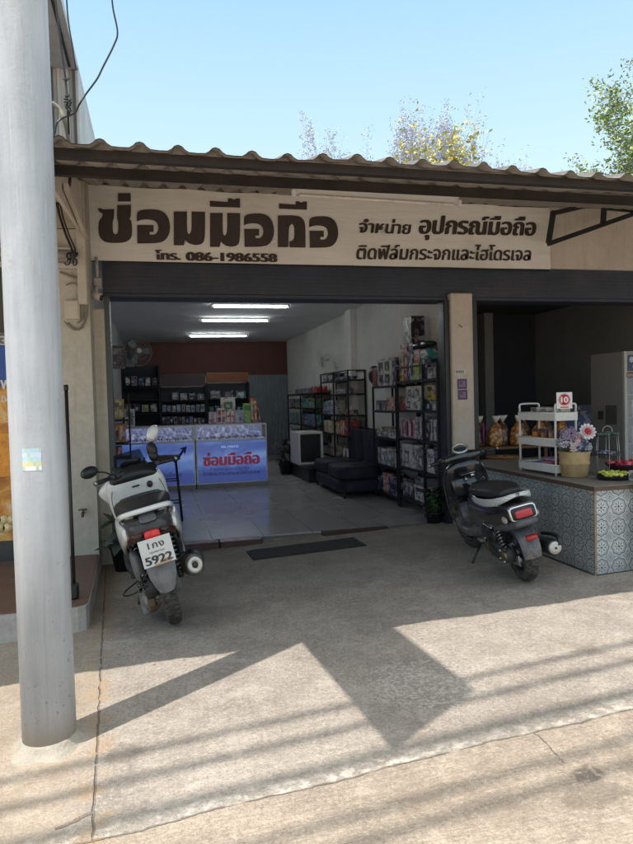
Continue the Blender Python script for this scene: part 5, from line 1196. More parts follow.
def wheel(par, x, R_, w, steer=0.0, cast=5, nm='wheel', disc=True):
    T = Matrix.Translation((x, 0, R_))
    if steer: T = Matrix.Translation((x-.06, 0, 0)) @ Matrix.Rotation(steer, 4, 'Z') @ Matrix.Translation((.06, 0, R_))
    h = w/2
    t = MB().lathe([(R_-.075, -h*.8), (R_-.05, -h*.98), (R_-.025, -h*.92), (R_-.008, -h*.6), (R_, -h*.2), (R_, h*.2), (R_-.008, h*.6), (R_-.025, h*.92), (R_-.05, h*.98), (R_-.075, h*.8)], 48, T, 'y', closed=True)
    wh = t.build(nm, M_tyre, par)
    b = MB(); n = 44
    for i in range(n):
        a = 2*math.pi*i/n
        for s in (-1, 1):
            P = [(R_-.001, s*h*.05, a), (R_-.0045, s*h*.45, a+.05), (R_-.014, s*h*.78, a+.09)]
            b.tube([T @ Vector((r_*math.cos(q), y, r_*math.sin(q))) for r_, y, q in P], .0024, 4, caps=False)
    b.build('tread', mat('tread_black', (.010, .010, .010), .9), wh)
    b = MB().lathe([(R_-.095, -h*.7), (R_-.075, -h*.82), (R_-.075, h*.82), (R_-.095, h*.7)], 40, T, 'y', closed=True).lathe([(0, -h*1.0), (.035, -h*.95), (.045, -h*.4), (.045, h*.4), (.035, h*.95), (0, h)], 20, T, 'y')
    for k in range(cast):
        a = k*2*math.pi/cast
        for sg in (-.14, .14): b.tube([T @ Vector((.04*math.cos(a), 0, .04*math.sin(a))), T @ Vector(((R_-.085)*math.cos(a+sg), 0, (R_-.085)*math.sin(a+sg)))], [.014, .009], 8)
    b.build('rim', M_rim, wh)
    if disc:
        MB().lathe([(.06, h*1.02), (.105, h*1.02), (.105, h*1.08), (.06, h*1.08)], 30, T, 'y', closed=True).build('brake_disc', M_steel, wh)
    return T
def mirror(par, base, tip, c, rot, dims, m_face, m_back=None, nm='mirror'):
    st = MB().tube(spl([base, tuple((Vector(base)+Vector(tip))*.5+Vector((0.01, 0, .01))), tip], 4), .0065, 8).build(nm, M_black, par)
    T = Matrix.Translation(c) @ rot
    MB().ell((0, 0, 0), dims, T).build('mirror_shell', m_back or M_black, st)
    MB().lathe([(0, 0), (1, 0), (1, .0006), (0, .0006)], 24, T @ Matrix.Translation((-dims[0]*.55, 0, 0)) @ Matrix.Rotation(R(-90), 4, 'Y') @ Matrix.Diagonal((dims[2]*.84, dims[1]*.84, 1, 1))).build('mirror_glass', m_face, st)
N = NT('mirror_face'); N.set(Base_Color=(.55, .60, .60), Metallic=1.0, Roughness=.06); M_mir = N.m
def shock(par, a, b_, nm='shock_absorber'):
    a = Vector(a); b_ = Vector(b_); sh = MB().tube([a, b_], .013, 10).tube([a, a+(b_-a)*.2], .022, 10).build(nm, M_black, par)
    P = []
    D = (b_-a); L = D.length; D.normalize(); U = D.cross(Vector((0, 1, 0))).normalized(); V = D.cross(U)
    for i in range(90):
        t = i/89; P.append(a+D*(L*(.15+.75*t)) + (U*math.cos(t*50)+V*math.sin(t*50))*.026)
    MB().tube(P, .005, 5).build('spring', M_steel, sh)

def scooter_root(name, label, base, head, lean):
    t = thing(name, label, 'scooter', base); t.rotation_mode = 'QUATERNION'
    h = R(head); l = R(lean)
    fw = Vector((-math.sin(h), math.cos(h), 0)); lf = Vector((-math.cos(h), -math.sin(h), 0)); up = Vector((0, 0, 1))
    up2 = up*math.cos(l)+lf*math.sin(l); lf2 = lf*math.cos(l)-up*math.sin(l)
    t.rotation_quaternion = Matrix(((fw.x, lf2.x, up2.x), (fw.y, lf2.y, up2.y), (fw.z, lf2.z, up2.z))).to_quaternion()
    return t
# ---- white maxi scooter (x forward, y left, z up from the rear tyre contact)
sw = scooter_root('scooter', 'white scooter leaning on its stand, seen from behind with a white Thai number plate', (.10, 5.16, gz(.1)+.004), 4, 13)
wheel(sw, 0, .285, .118, disc=False); Tf = wheel(sw, 1.31, .29, .115, R(22))
# swing unit, engine and final drive
MB().loftx([(-.05, .10, .285, .045, .06, 2.5), (.08, .115, .285, .055, .085, 3), (.30, .115, .30, .055, .085, 3), (.50, .10, .31, .05, .075, 3), (.56, .10, .31, .03, .05, 3)]).build('drive_casing', M_engd, sw)
MB().lathe([(0, .165), (.05, .168), (.062, .16), (.062, .13)], 24, None, 'y', (.05, 0, .285)).build('drive_cover', M_eng, sw)
MB().lathe([(0, .168), (.055, .172), (.068, .165), (.068, .13)], 24, None, 'y', (.38, 0, .305)).build('drive_cover', M_eng, sw)
b = MB().loftx([(.12, .0, .24, .09, .07, 3), (.28, 0, .26, .12, .10, 3), (.46, 0, .28, .12, .10, 3), (.56, 0, .29, .08, .07, 3)])
for i in range(6): b.b2(.18+i*.05, .195+i*.05, -.13, .15, .16, .36, .004)
b.build('engine', M_eng, sw)
MB().b2(-.06, .10, .10, .16, .16, .22, .01).tube([(-.02, .13, .19), (.15, .17, .14), (.30, .16, .12)], .018, 8).box((.0, .13, .16), (.06, .07, .05), None, .01).build('drain_housing', mat('rusty_steel', (.17, .12, .08), .6, .5, .4, 20, .3), sw)
shock(sw, (-.04, .14, .30), (.14, .13, .60)); shock(sw, (-.04, -.13, .30), (.14, -.13, .60))
# exhaust on the right
mf = MB().loft([sup(c, (0,1,0), (0,0,1), a, bq, 2.4, 24) for c, a, bq in (((.46, -.14, .26), .025, .025), ((.34, -.17, .28), .04, .04), ((.22, -.20, .31), .062, .068), ((-.08, -.225, .37), .068, .078), ((-.25, -.235, .405), .066, .076), ((-.265, -.235, .407), .056, .064))]).build('muffler', M_dgrey, sw)
c = (-.272, -.235, .408)
MB().lathe([(.022, .0), (.050, -.004), (.056, .006), (.056, .02), (.02, .02)], 28, Matrix.Translation(c) @ Matrix.Rotation(R(8), 4, 'Y'), 'x', closed=True).build('end_cap', mat('pale_end_cap', (.52, .50, .47), .35, .5), mf)
MB().lathe([(0, .002), (.024, .0), (.024, .02), (0, .02)], 20, Matrix.Translation(c) @ Matrix.Rotation(R(8), 4, 'Y'), 'x').build('outlet', M_black, mf)
MB().loft([sup(cc, (0,1,0), (0,0,1), a, bq, 2.6, 24) for cc, a, bq in (((.18, -.238, .34), .045, .062), ((-.02, -.262, .395), .050, .072), ((-.20, -.27, .43), .046, .066))]).build('heat_shield', M_black, mf)
# rear mudguard and plate
b = MB(); rg = []
for (x, z, w) in ((-.16, .60, .10), (-.27, .56, .108), (-.325, .50, .106), (-.345, .42, .096), (-.345, .35, .072), (-.34, .31, .052)): rg.append((x, z, w))
vs = []; 
for x, z, w in rg:
    for k in range(7):
        u = -1+k/3; vs.append((x+.035*u*u, u*w, z))
for x, z, w in rg:
    for k in range(7):
        u = -1+k/3; vs.append((x+.035*u*u+.006, u*w, z))
n = 7; F_ = [(j*n+i, j*n+i+1, (j+1)*n+i+1, (j+1)*n+i) for j in range(5) for i in range(6)]; off = 42
b.add(vs, F_ + [tuple(off+q for q in f) for f in F_], True); b.build('rear_mudguard', M_mgrey, sw)
MB().loftx([(-.06, 0, .60, .075, .05, 4), (-.22, 0, .60, .10, .055, 4), (-.36, 0, .62, .095, .05, 4)]).b2(-.368, -.355, -.10, .10, .53, .70, .005).build('plate_bracket', M_black, sw)
TP = Matrix.Translation((-.400, 0, .60)) @ Matrix.Rotation(R(-10), 4, 'Y')
plq = MB().box((0, 0, 0), (.003, .225, .185), TP, .0012).build('number_plate', mat('plate_white', (.66, .68, .68), .35, var=.05), sw)
TX = TP @ Matrix(((0,0,-1,-.0018),(-1,0,0,0),(0,1,0,0),(0,0,0,1)))
M_pt = mat('plate_ink', (.045, .05, .055), .5)
text('1กง', 'plate_text', M_pt, TX @ Matrix.Translation((-.052, .026, 0)), .112, .042, 3, 0, plq, .0008, spacing=1.1)
text('กรุงเทพมหานคร', 'plate_text', M_pt, TX @ Matrix.Translation((-.052, -.006, 0)), .105, .014, 1, 0, plq, .0008)
text('5922', 'plate_text', M_pt, TX @ Matrix.Translation((-.092, -.077, 0)), .184, .054, 5, 0, plq, .0008)
MB().box((-.002, .0, -.088), (.002, .08, .012), TP).box((-.0025, -.045, -.075), (.0015, .075, .03), TP).build('plate_sticker', mat('tan_sticker', (.45, .32, .20), .6), plq)
# tail
b = MB().loftx([(.16, 0, .68, .16, .085, 3.4), (.02, 0, .70, .182, .088, 3.6), (-.16, 0, .72, .178, .082, 3.4), (-.29, 0, .74, .15, .062, 3.2), (-.36, 0, .75, .11, .040, 2.8)]); b.build('tail_cowl', M_dgrey, sw)
for s in (-1, 1):
    MB().loft([sup((x, s*y, z), (0, 1, 0), (0, 0, 1), w, h, 2.2, 14) for x, y, z, w, h in ((-.05, .165, .64, .012, .02), (-.20, .155, .67, .024, .035), (-.31, .115, .70, .028, .03), (-.37, .075, .715, .01, .012))]).build('tail_light_wing', mat('smoked_lens', (.05, .02, .02), .12), sw)
MB().loft([sup((x, 0, z), (0, 1, 0), (.25, 0, 1), w, h, 4, 20) for x, z, w, h in ((-.33, .70, .055, .03), (-.375, .705, .055, .027), (-.385, .708, .045, .02))]).build('tail_light', emis('red_lens', (.55, .03, .03), .25, .15), sw)
MB().loftx([(.0, .0, .815, .05, .012, 3), (-.34, 0, .80, .06, .010, 3), (-.37, 0, .795, .04, .006, 3)]).build('tail_deck', M_mgrey, sw)
# white grab rail loop and white side panels
MB().tube(spl([(.26, .175, .735), (.05, .195, .785), (-.14, .185, .825), (-.235, .13, .845), (-.265, 0, .85), (-.235, -.13, .845), (-.14, -.185, .825), (.05, -.195, .785), (.26, -.175, .735)], 5), .018, 10).build('grab_rail', M_wpaint, sw)
for s in (-1, 1):
    b = MB(); secs = [(.90, .225, .50, .13), (.72, .215, .535, .16), (.50, .215, .58, .155), (.30, .22, .625, .135), (.10, .215, .665, .105), (-.08, .195, .695, .07), (-.20, .165, .715, .035)]
    b.loft([sup((x, s*y, z), (0, 1, 0), (0, s*-.0, 1), .028, h, 2.6, 16) for x, y, z, h in spl(secs)]); b.build('side_panel', M_wpaint, sw)
    b = MB(); b.loft([sup((x, s*y, z), (0, 1, 0), (0, 0, 1), .02, h, 3, 12) for x, y, z, h in ((.78, .17, .36, .05), (.55, .175, .40, .07), (.30, .18, .46, .07), (.12, .17, .53, .05))]); b.build('lower_panel', M_black, sw)
    b = MB(); b.tube(spl([(.60, s*.232, .56), (.35, s*.236, .635), (.10, s*.228, .69)], 4), .006, 6).build('trim_line', M_steel, sw)
# seat
se = MB().loftx([(.80, 0, .72, .12, .06, 3), (.70, 0, .76, .17, .065, 3.4), (.50, 0, .79, .215, .06, 3.6), (.34, 0, .80, .225, .06, 3.6), (.26, 0, .82, .215, .06, 3.4), (.08, 0, .835, .18, .055, 3.2), (-.10, 0, .835, .14, .045, 3), (-.20, 0, .83, .09, .03, 2.6)], n=32).build('seat', M_seat, sw)
MB().loftx([(.70, 0, .822, .11, .012, 2.6), (.50, 0, .848, .16, .010, 3), (.30, 0, .868, .16, .014, 3), (.16, 0, .882, .13, .012, 3)], n=24).build('seat_top', M_seat2, se)
MB().tube(spl([(.80, .10, .68), (.60, .165, .70), (.30, .172, .715), (.0, .155, .78), (-.17, .09, .81)], 5), .006, 6).tube(spl([(.80, -.10, .68), (.60, -.165, .70), (.30, -.172, .715), (.0, -.155, .78), (-.17, -.09, .81)], 5), .006, 6).build('seat_piping', M_wpaint, se)
# tunnel, floorboards, leg shield
MB().loftx([(.74, 0, .50, .12, .16, 3), (.90, 0, .50, .11, .15, 3), (1.04, 0, .54, .13, .16, 3)]).build('centre_tunnel', M_wpaint, sw)
for s in (-1, 1):
    MB().loftx([(.50, s*.18, .30, .06, .035, 4), (.80, s*.20, .29, .07, .03, 4), (1.02, s*.20, .34, .065, .04, 4), (1.12, s*.18, .44, .05, .06, 4)]).build('floorboard', M_black, sw)
MB().loftz([(.36, 1.12, 0, .07, .17, 3), (.50, 1.13, 0, .09, .23, 3), (.68, 1.10, 0, .10, .265, 3), (.84, 1.06, 0, .10, .27, 3.2), (.92, 1.035, 0, .085, .25, 3.2), (.955, 1.03, 0, .06, .21, 3)], n=36).build('leg_shield', M_wpaint, sw)
MB().loft([sup((x, 0, z), (0, 1, 0), (.3, 0, 1), w, h, 5, 28) for x, z, w, h in ((.985, .73, .17, .06), (.957, .73, .16, .052))]).build('glove_panel', M_wpaint, sw)
MB().loftz([(.915, 1.03, 0, .085, .235, 3), (.95, 1.03, 0, .10, .215, 3), (.99, 1.05, 0, .11, .18, 3), (1.03, 1.07, 0, .09, .15, 2.6)], n=32).build('inner_cover', M_black, sw)
ig = MB().lathe([(0, 0), (.022, 0), (.028, .008), (.028, .02), (0, .02)], 18, Matrix.Translation((.945, -.12, .85)), 'x').build('key_switch', M_black, sw)
MB().b2(.935, .952, -.03, .035, .86, .872, .003).build('button', M_black, sw)
MB().loftz([(.58, 1.22, 0, .10, .12, 2.5), (.74, 1.22, .03, .12, .24, 2.5), (.86, 1.20, .05, .13, .29, 2.5), (.95, 1.14, .03, .08, .20, 2.5)]).build('nose_cowl', M_wpaint, sw)
# front end
b = MB(); T = Matrix.Translation((1.25, 0, 0)) @ Matrix.Rotation(R(22), 4, 'Z') @ Matrix.Translation((-1.25, 0, 0))
for s in (-1, 1): b.tube([(1.31, s*.085, .29), (1.20, s*.085, .62)], .02, 10, T)
b.build('fork', M_steel, sw)
b = MB(); P = []
for k in range(9):
    a = R(20+k*17); P.append(sup((1.31-.315*math.cos(a)*-1 if False else 1.31+.315*math.cos(a), 0, .29+.315*math.sin(a)), (0, 1, 0), (math.cos(a), 0, math.sin(a)), .07, .012, 3, 14))
b.loft(P, T).build('front_mudguard', M_wpaint, sw)
# handlebar
S_ = Matrix.Translation((1.07, 0, 0)) @ Matrix.Rotation(R(18), 4, 'Z') @ Matrix.Translation((-1.07, 0, 0))
hb = MB().loft([sup((x, y, z), (1, 0, 0), (0, 0, 1), a, c_, 2.6, 18) for x, y, z, a, c_ in ((1.0, -.20, .985, .03, .022), (1.03, -.10, .985, .06, .04), (1.05, 0, .99, .075, .05), (1.03, .10, .985, .06, .04), (1.0, .20, .985, .03, .022))], S_).build('handlebar_cover', M_black, sw)
MB().loft([sup((x, 0, z), (0, 1, 0), (-.7, 0, .7), w, h, 3, 24) for x, z, w, h in ((1.08, 1.01, .09, .05), (1.05, 1.045, .10, .055), (1.035, 1.055, .085, .045))], S_).build('instrument_cluster', M_black, hb)
MB().loft([sup((x, 0, z), (0, 1, 0), (-.7, 0, .7), w, h, 3, 24) for x, z, w, h in ((1.037, 1.058, .075, .036), (1.033, 1.061, .07, .032))], S_).build('display_glass', mat('dark_display', (.03, .04, .05), .06), hb)
for s in (-1, 1):
    MB().tube([(1.0, s*.18, .985), (.955, s*.30, .985), (.925, s*.375, .985)], .0175, 12, S_).build('grip', M_black, hb)
    MB().tube([(.925, s*.375, .985), (.918, s*.395, .985)], .02, 12, S_).build('bar_end', M_steel, hb)
    MB().tube(spl([(1.02, s*.17, .985), (1.03, s*.22, .985), (1.0, s*.36, .975)], 4), .007, 8, S_).build('brake_lever', M_steel, hb)
    MB().box((.985, s*.215, .992), (.05, .055, .045), S_, .01).build('switch_box', M_black, hb)
    MB().tube(spl([(1.05, s*.10, 1.0), (1.09, s*.16, 1.05), (1.13, s*.10, .96), (1.1, s*.05, .85)], 5), .005, 6, S_).build('cable', M_black, hb)
mirror(hb, tuple(S_ @ Vector((1.01, .20, 1.0))), tuple(S_ @ Vector((1.01, .32, 1.06))), tuple(S_ @ Vector((1.02, .385, 1.075))), Matrix.Rotation(R(18), 4, 'Z') @ Matrix.Rotation(R(-4), 4, 'X'), (.030, .080, .048), mat('brown_mirror', (.16, .13, .12), .12, .6), M_black)
mirror(hb, tuple(S_ @ Vector((1.01, -.20, 1.0))), tuple(S_ @ Vector((1.02, -.25, 1.18))), tuple(S_ @ Vector((1.02, -.27, 1.235))), Matrix.Rotation(R(18), 4, 'Z') @ Matrix.Rotation(R(-38), 4, 'X'), (.030, .078, .052), M_mir, M_wpaint)
MB().ell((1.03, -.225, 1.10), (.045, .05, .07), S_).ell((1.02, -.22, 1.05), (.04, .045, .05), S_).build('mirror_boot', M_black, hb)
# windscreen
b = MB(); vs = []
for j in range(5):
    for i in range(9):
        u = -1+i/4; v = j/4; vs.append((1.20-.10*v-.05*u*u, u*(.17-.05*v), .93+.21*v))
n = 9; b.add(vs, [(j*n+i, j*n+i+1, (j+1)*n+i+1, (j+1)*n+i) for j in range(4) for i in range(8)], True)
N = NT('smoked_screen'); N.set(Base_Color=(.02, .02, .022), Roughness=.08, Alpha=.82); b.build('windscreen', N.m, sw, fix=False)
# side stand, foot peg
MB().tube([(.62, .12, .22), (.58, .22, .09), (.56, .275, -.055)], .012, 8).tube([(.56, .275, -.055), (.51, .30, -.062)], .013, 8).build('side_stand', M_black, sw)
MB().tube(spl([(.50, .16, .24), (.46, .30, .20), (.36, .33, .19), (.30, .24, .20), (.32, .17, .22)], 4), .006, 6).build('centre_stand_lever', M_black, sw)
for s in (-1, 1): MB().box((.18, s*.20, .36), (.10, .06, .03), None, .008).tube([(.18, s*.12, .38), (.18, s*.2, .36)], .012, 8).build('passenger_peg', M_black, sw)
MB().loftx([(-.02, .155, .44, .035, .09, 3), (.12, .16, .44, .045, .10, 3.4), (.28, .155, .43, .04, .085, 3)]).build('air_cleaner', M_mgrey, sw)
sw.scale = (1.08, 1.0, 1.12)
M_seam = mat('panel_gap', (.012, .012, .013), .9)
for s in (-1, 1):
    MB().tube(spl([(.985, s*.20, .90), (.955, s*.235, .80), (.965, s*.235, .66), (.99, s*.20, .52)], 5), .0028, 5).build('panel_gap', M_seam, sw)
    MB().tube(spl([(.62, s*.238, .50), (.45, s*.236, .55), (.22, s*.238, .61), (.02, s*.222, .67)], 5), .003, 5).build('panel_gap', M_seam, sw)
MB().tube(spl([(.957, -.15, .70), (.954, 0, .665), (.957, .15, .70)], 5), .0028, 5).build('panel_gap', M_seam, sw)
MB().tube(spl([(.10, .10, .50), (.02, .15, .42), (-.05, .16, .34), (.02, .15, .26)], 5), .006, 6).tube(spl([(.22, .12, .52), (.18, .18, .40), (.05, .18, .30)], 5), .005, 6).build('hose', M_black, sw)
MB().box((.30, .205, .215), (.09, .012, .05), None, .004).box((.44, .165, .20), (.05, .03, .04), None, .005).build('kick_starter', M_steel, sw)

# ---- dark retro scooter
sk_ = scooter_root('scooter', 'dark blue black scooter with pale quilted grab rail parked beside the tiled counter', (3.02, 4.985, gz(3.02)+.004), -8, 13)
M_mid = mat('midnight_paint', (.008, .009, .014), .16, var=.2, scale=6, coat=.7, dust=.35)
N = NT('pad')
M_slate = mat('slate_plastic', (.065, .072, .09), .4, var=.12, dust=.5)
wheel(sk_, 0, .25, .115, cast=8, disc=False); wheel(sk_, 1.28, .26, .10, R(8), 8)
MB().loftx([(-.06, .095, .25, .04, .055, 2.5), (.08, .11, .255, .05, .08, 3), (.30, .11, .27, .05, .08, 3), (.50, .10, .28, .045, .07, 3), (.56, .10, .28, .03, .05, 3)]).build('drive_casing', M_engd, sk_)
MB().lathe([(0, .155), (.04, .158), (.055, .15), (.055, .12)], 24, None, 'y', (.0, 0, .25)).build('drive_cover', mat('tarnished_alloy', (.20, .16, .09), .4, .7, .35, 20), sk_)
MB().lathe([(0, .158), (.055, .162), (.065, .155), (.065, .12)], 24, None, 'y', (.36, 0, .27)).build('drive_cover', mat('tarnished_alloy', (.20, .16, .09), .4, .7, .35, 20), sk_)
b = MB().loftx([(.14, .0, .23, .08, .06, 3), (.28, 0, .24, .11, .09, 3), (.46, 0, .26, .11, .09, 3), (.56, 0, .27, .07, .06, 3)])
for i in range(5): b.b2(.2+i*.05, .215+i*.05, -.12, .13, .15, .33, .004)
b.build('engine', M_eng, sk_)
for i, (x, z) in enumerate(((-.03, .21), (.02, .30), (.06, .22))): MB().lathe([(0, .170), (.013, .168), (.015, .15)], 10, None, 'y', (x, 0, z)).build('bolt', M_steel, sk_)
shock(sk_, (-.03, .13, .28), (.10, .12, .55))
MB().loftx([(-.10, .05, .20, .012, .05, 2), (.02, .07, .19, .02, .035, 2)]).build('brake_arm', M_steel, sk_)
mf = MB().loft([sup(c, (0,1,0), (0,0,1), a, a, 2.2, 22) for c, a in (((.44, -.12, .22), .022), ((.30, -.15, .23), .04), ((.18, -.18, .25), .062), ((-.18, -.20, .28), .066), ((-.26, -.20, .285), .062))]).build('muffler', M_black, sk_)
MB().lathe([(0, -.006), (.012, -.008), (.045, -.006), (.056, .006), (.056, .016), (0, .016)], 26, Matrix.Translation((-.268, -.20, .286)), 'x').build('end_cap', mat('pale_end_cap', (.52, .50, .47)), mf)
MB().lathe([(0, -.010), (.010, -.010), (.010, 0), (0, 0)], 14, Matrix.Translation((-.268, -.20, .286)), 'x').build('outlet', M_black, mf)
MB().tube(spl([(.1, -.262, .32), (-.1, -.262, .355), (-.24, -.25, .36), (-.275, -.24, .30)], 4), .016, 8).build('heat_shield', M_black, mf)
b = MB(); vs = []
rg = ((-.13, .50, .085), (-.24, .47, .085), (-.30, .40, .082), (-.315, .32, .078), (-.31, .265, .072))
for o_ in (0, .006):
    for x, z, w in rg:
        for k in range(7):
            u = -1+k/3; vs.append((x+.03*u*u+o_, u*w, z))
n = 7; F_ = [(j*n+i, j*n+i+1, (j+1)*n+i+1, (j+1)*n+i) for j in range(4) for i in range(6)]
b.add(vs, F_ + [tuple(35+q for q in f) for f in F_], True).build('rear_mudguard', M_slate, sk_)
MB().loft([sup((x, -.01, z), (0, 1, 0), (.3, 0, 1), w, h, 5, 16) for x, z, w, h in ((-.31, .445, .048, .018), (-.335, .44, .045, .016))]).build('reflector', emis('dark_red_lens', (.30, .02, .02), .15, .2), sk_)
# rear body
MB().loftx([(.78, 0, .50, .12, .16, 3.2), (.66, 0, .53, .155, .19, 3.2), (.50, 0, .56, .165, .17, 3.2), (.28, 0, .57, .18, .145, 3.2), (.05, 0, .59, .175, .13, 3), (-.12, 0, .62, .145, .10, 3), (-.23, 0, .64, .115, .075, 3.2), (-.27, 0, .645, .10, .06, 3.4)], n=36).build('rear_body', M_mid, sk_)
MB().loftx([(.10, 0, .49, .15, .05, 3), (-.10, 0, .52, .14, .05, 3), (-.27, 0, .56, .11, .035, 3.4), (-.32, 0, .57, .09, .02, 3)], n=28).build('lower_tail', M_slate, sk_)
MB().loft([sup((x, 0, z), (0, 1, 0), (.22, 0, 1), w, h, 6, 24) for x, z, w, h in ((-.24, .655, .118, .062), (-.285, .648, .115, .060), (-.29, .647, .105, .052))]).build('tail_light_bezel', mat('chrome', (.62, .62, .62), .12, .9), sk_)
MB().loft([sup((x, 0, z), (0, 1, 0), (.22, 0, 1), w, h, 6, 24) for x, z, w, h in ((-.285, .647, .102, .049), (-.296, .645, .10, .047))]).build('lamp_housing', M_black, sk_)
MB().loft([sup((x, 0, z), (0, 1, 0), (.22, 0, 1), w, h, 6, 24) for x, z, w, h in ((-.295, .642, .072, .032), (-.305, .640, .068, .029))]).build('tail_light', emis('pinkish_red_lens', (.36, .035, .05), .2, .12), sk_)
for s in (-1, 1):
    MB().ell((-.20, s*.135, .60), (.05, .02, .03)).build('indicator', mat('smoky_clear_lens', (.35, .30, .30), .1), sk_)
    MB().tube(spl([(.22, s*.186, .52), (.12, s*.19, .505), (.04, s*.18, .50)], 4), [.008]*9, 8).build('emblem_bar', mat('chrome', (.62, .62, .62)), sk_)
MB().loftx([(.70, 0, .715, .085, .04, 3), (.60, 0, .74, .13, .045, 3), (.42, 0, .755, .155, .045, 3.2), (.18, 0, .775, .155, .05, 3.2), (.0, 0, .785, .13, .045, 3), (-.10, 0, .785, .085, .03, 2.6)], n=32).build('seat', M_seat, sk_)
N = NT('quilted_pad'); X_, Y_, Z_ = N.xyz(); qa = N.math('ABSOLUTE', N.math('SINE', N.math('MULTIPLY', N.math('ADD', X_, Z_), 110))); qb = N.math('ABSOLUTE', N.math('SINE', N.math('MULTIPLY', N.math('SUBTRACT', X_, Z_), 110)))
q = N.math('MINIMUM', qa, qb); N.set(Base_Color=N.mix(N.smooth(q, .0, .35), (.22, .25, .26), (.62, .66, .66)), Roughness=.3, Metallic=.2); N.bump(q, .6, .004)
for s in (-1, 1):
    MB().loft([sup((x, s*y, z), (0, 1, 0), (0, 0, 1), w, h, 2.6, 16) for x, y, z, w, h in spl([(.40, .165, .705, .01, .012), (.30, .178, .705, .018, .024), (.10, .178, .715, .02, .032), (-.08, .155, .735, .02, .034), (-.20, .105, .765, .02, .026), (-.245, .05, .785, .018, .018), (-.255, .0, .79, .018, .016)])]).build('grab_rail', N.m, sk_)
# step-through, leg shield
MB().loftx([(.60, 0, .40, .12, .12, 3), (.74, 0, .31, .18, .05, 4), (1.0, 0, .32, .20, .06, 4), (1.10, 0, .40, .19, .12, 3.4)]).build('floorboard', M_slate, sk_)
MB().loftz([(.20, 1.06, 0, .05, .15, 3), (.42, 1.10, 0, .07, .215, 3), (.60, 1.10, 0, .085, .225, 3), (.78, 1.06, 0, .085, .225, 3), (.90, 1.02, 0, .07, .19, 3), (.95, 1.01, 0, .05, .13, 3)], n=36).build('leg_shield', M_mid, sk_)
MB().loft([sup((x, 0, z), (0, 1, 0), (.3, 0, 1), w, h, 3.4, 28) for x, z, w, h in ((1.0, .74, .18, .12), (.955, .73, .165, .105))]).build('glove_panel', M_slate if False else M_mid, sk_)
MB().loft([sup((x, 0, z), (0, 1, 0), (.5, 0, 1), w, h, 3.4, 28) for x, z, w, h in ((.99, .46, .15, .13), (.955, .42, .14, .10))]).build('shield_insert', M_slate, sk_)
MB().tube([(.955, .03, .80), (.93, .03, .795), (.925, .03, .775), (.935, .03, .76)], .008, 8).lathe([(0, 0), (.018, 0), (.02, .02)], 14, Matrix.Translation((.945, -.05, .80)), 'x').build('bag_hook', mat('chrome', (.62, .62, .62)), sk_)
MB().b2(.94, .95, -.075, .075, .825, .832, .002).build('shield_trim', mat('chrome', (.62, .62, .62)), sk_)
b = MB()
for s in (-1, 1): b.tube([(1.28, s*.075, .26), (1.17, s*.075, .56)], .018, 10)
b.build('fork', M_steel, sk_)
b = MB(); P = []
for k in range(10):
    a = R(10+k*18); P.append(sup((1.28+.285*math.cos(a), 0, .26+.285*math.sin(a)), (0, 1, 0), (math.cos(a), 0, math.sin(a)), .075, .012, 3, 14))
b.loft(P).build('front_mudguard', M_mid, sk_)
S_ = Matrix.Translation((1.0, 0, 0)) @ Matrix.Rotation(R(-4), 4, 'Z') @ Matrix.Translation((-1.0, 0, 0))
hb = MB().loft([sup((x, y, z), (1, 0, 0), (0, 0, 1), a, c_, 2.6, 20) for x, y, z, a, c_ in ((.97, -.24, 1.0, .025, .022), (.98, -.14, 1.0, .045, .04), (1.02, 0, 1.0, .085, .065), (.98, .14, 1.0, .045, .04), (.97, .24, 1.0, .025, .022))], S_).build('handlebar_cover', M_mid, sk_)
TI = S_ @ Matrix.Translation((.985, 0, 1.075)) @ Matrix.Rotation(R(-38), 4, 'Y') @ Matrix.Diagonal((.8, 1, 1, 1))
MB().lathe([(.060, .0), (.078, -.01), (.084, .01), (.078, .022), (.064, .02)], 36, TI, 'z', closed=True).build('instrument_ring', mat('satin_silver', (.62, .63, .60), .25, .7), hb)
MB().lathe([(0, .008), (.064, .010), (.07, -.03), (0, -.05)], 30, TI).build('instrument_dial', mat('dark_display', (.03, .04, .05)), hb)
for s in (-1, 1):
    MB().tube([(.96, s*.22, 1.0), (.935, s*.34, 1.0)], .0175, 12, S_).build('grip', M_black, hb)
    MB().tube([(.935, s*.34, 1.0), (.932, s*.355, 1.0)], .02, 12, S_).build('bar_end', M_steel, hb)
    MB().tube(spl([(.99, s*.20, 1.0), (1.0, s*.25, 1.0), (.985, s*.36, .99)], 4), .006, 8, S_).build('brake_lever', M_steel, hb)
    MB().box((.955, s*.205, 1.01), (.05, .05, .045), S_, .01).build('switch_box', M_black, hb)
MB().tube(spl([(.99, .22, 1.0), (1.03, .27, .95), (1.05, .20, .88)], 4), .005, 6, S_).build('brake_cable', M_black, hb)
MB().tube([(.66, .11, .22), (.66, .22, .08), (.65, .33, -.07)], .011, 8).tube([(.65, .33, -.07), (.66, .40, -.085)], .010, 8).build('side_stand', M_black, sk_)
for s in (-1, 1): MB().box((.36, s*.19, .33), (.09, .05, .03), None, .008).tube([(.36, s*.10, .34), (.36, s*.19, .33)], .011, 8).build('passenger_peg', M_steel, sk_)
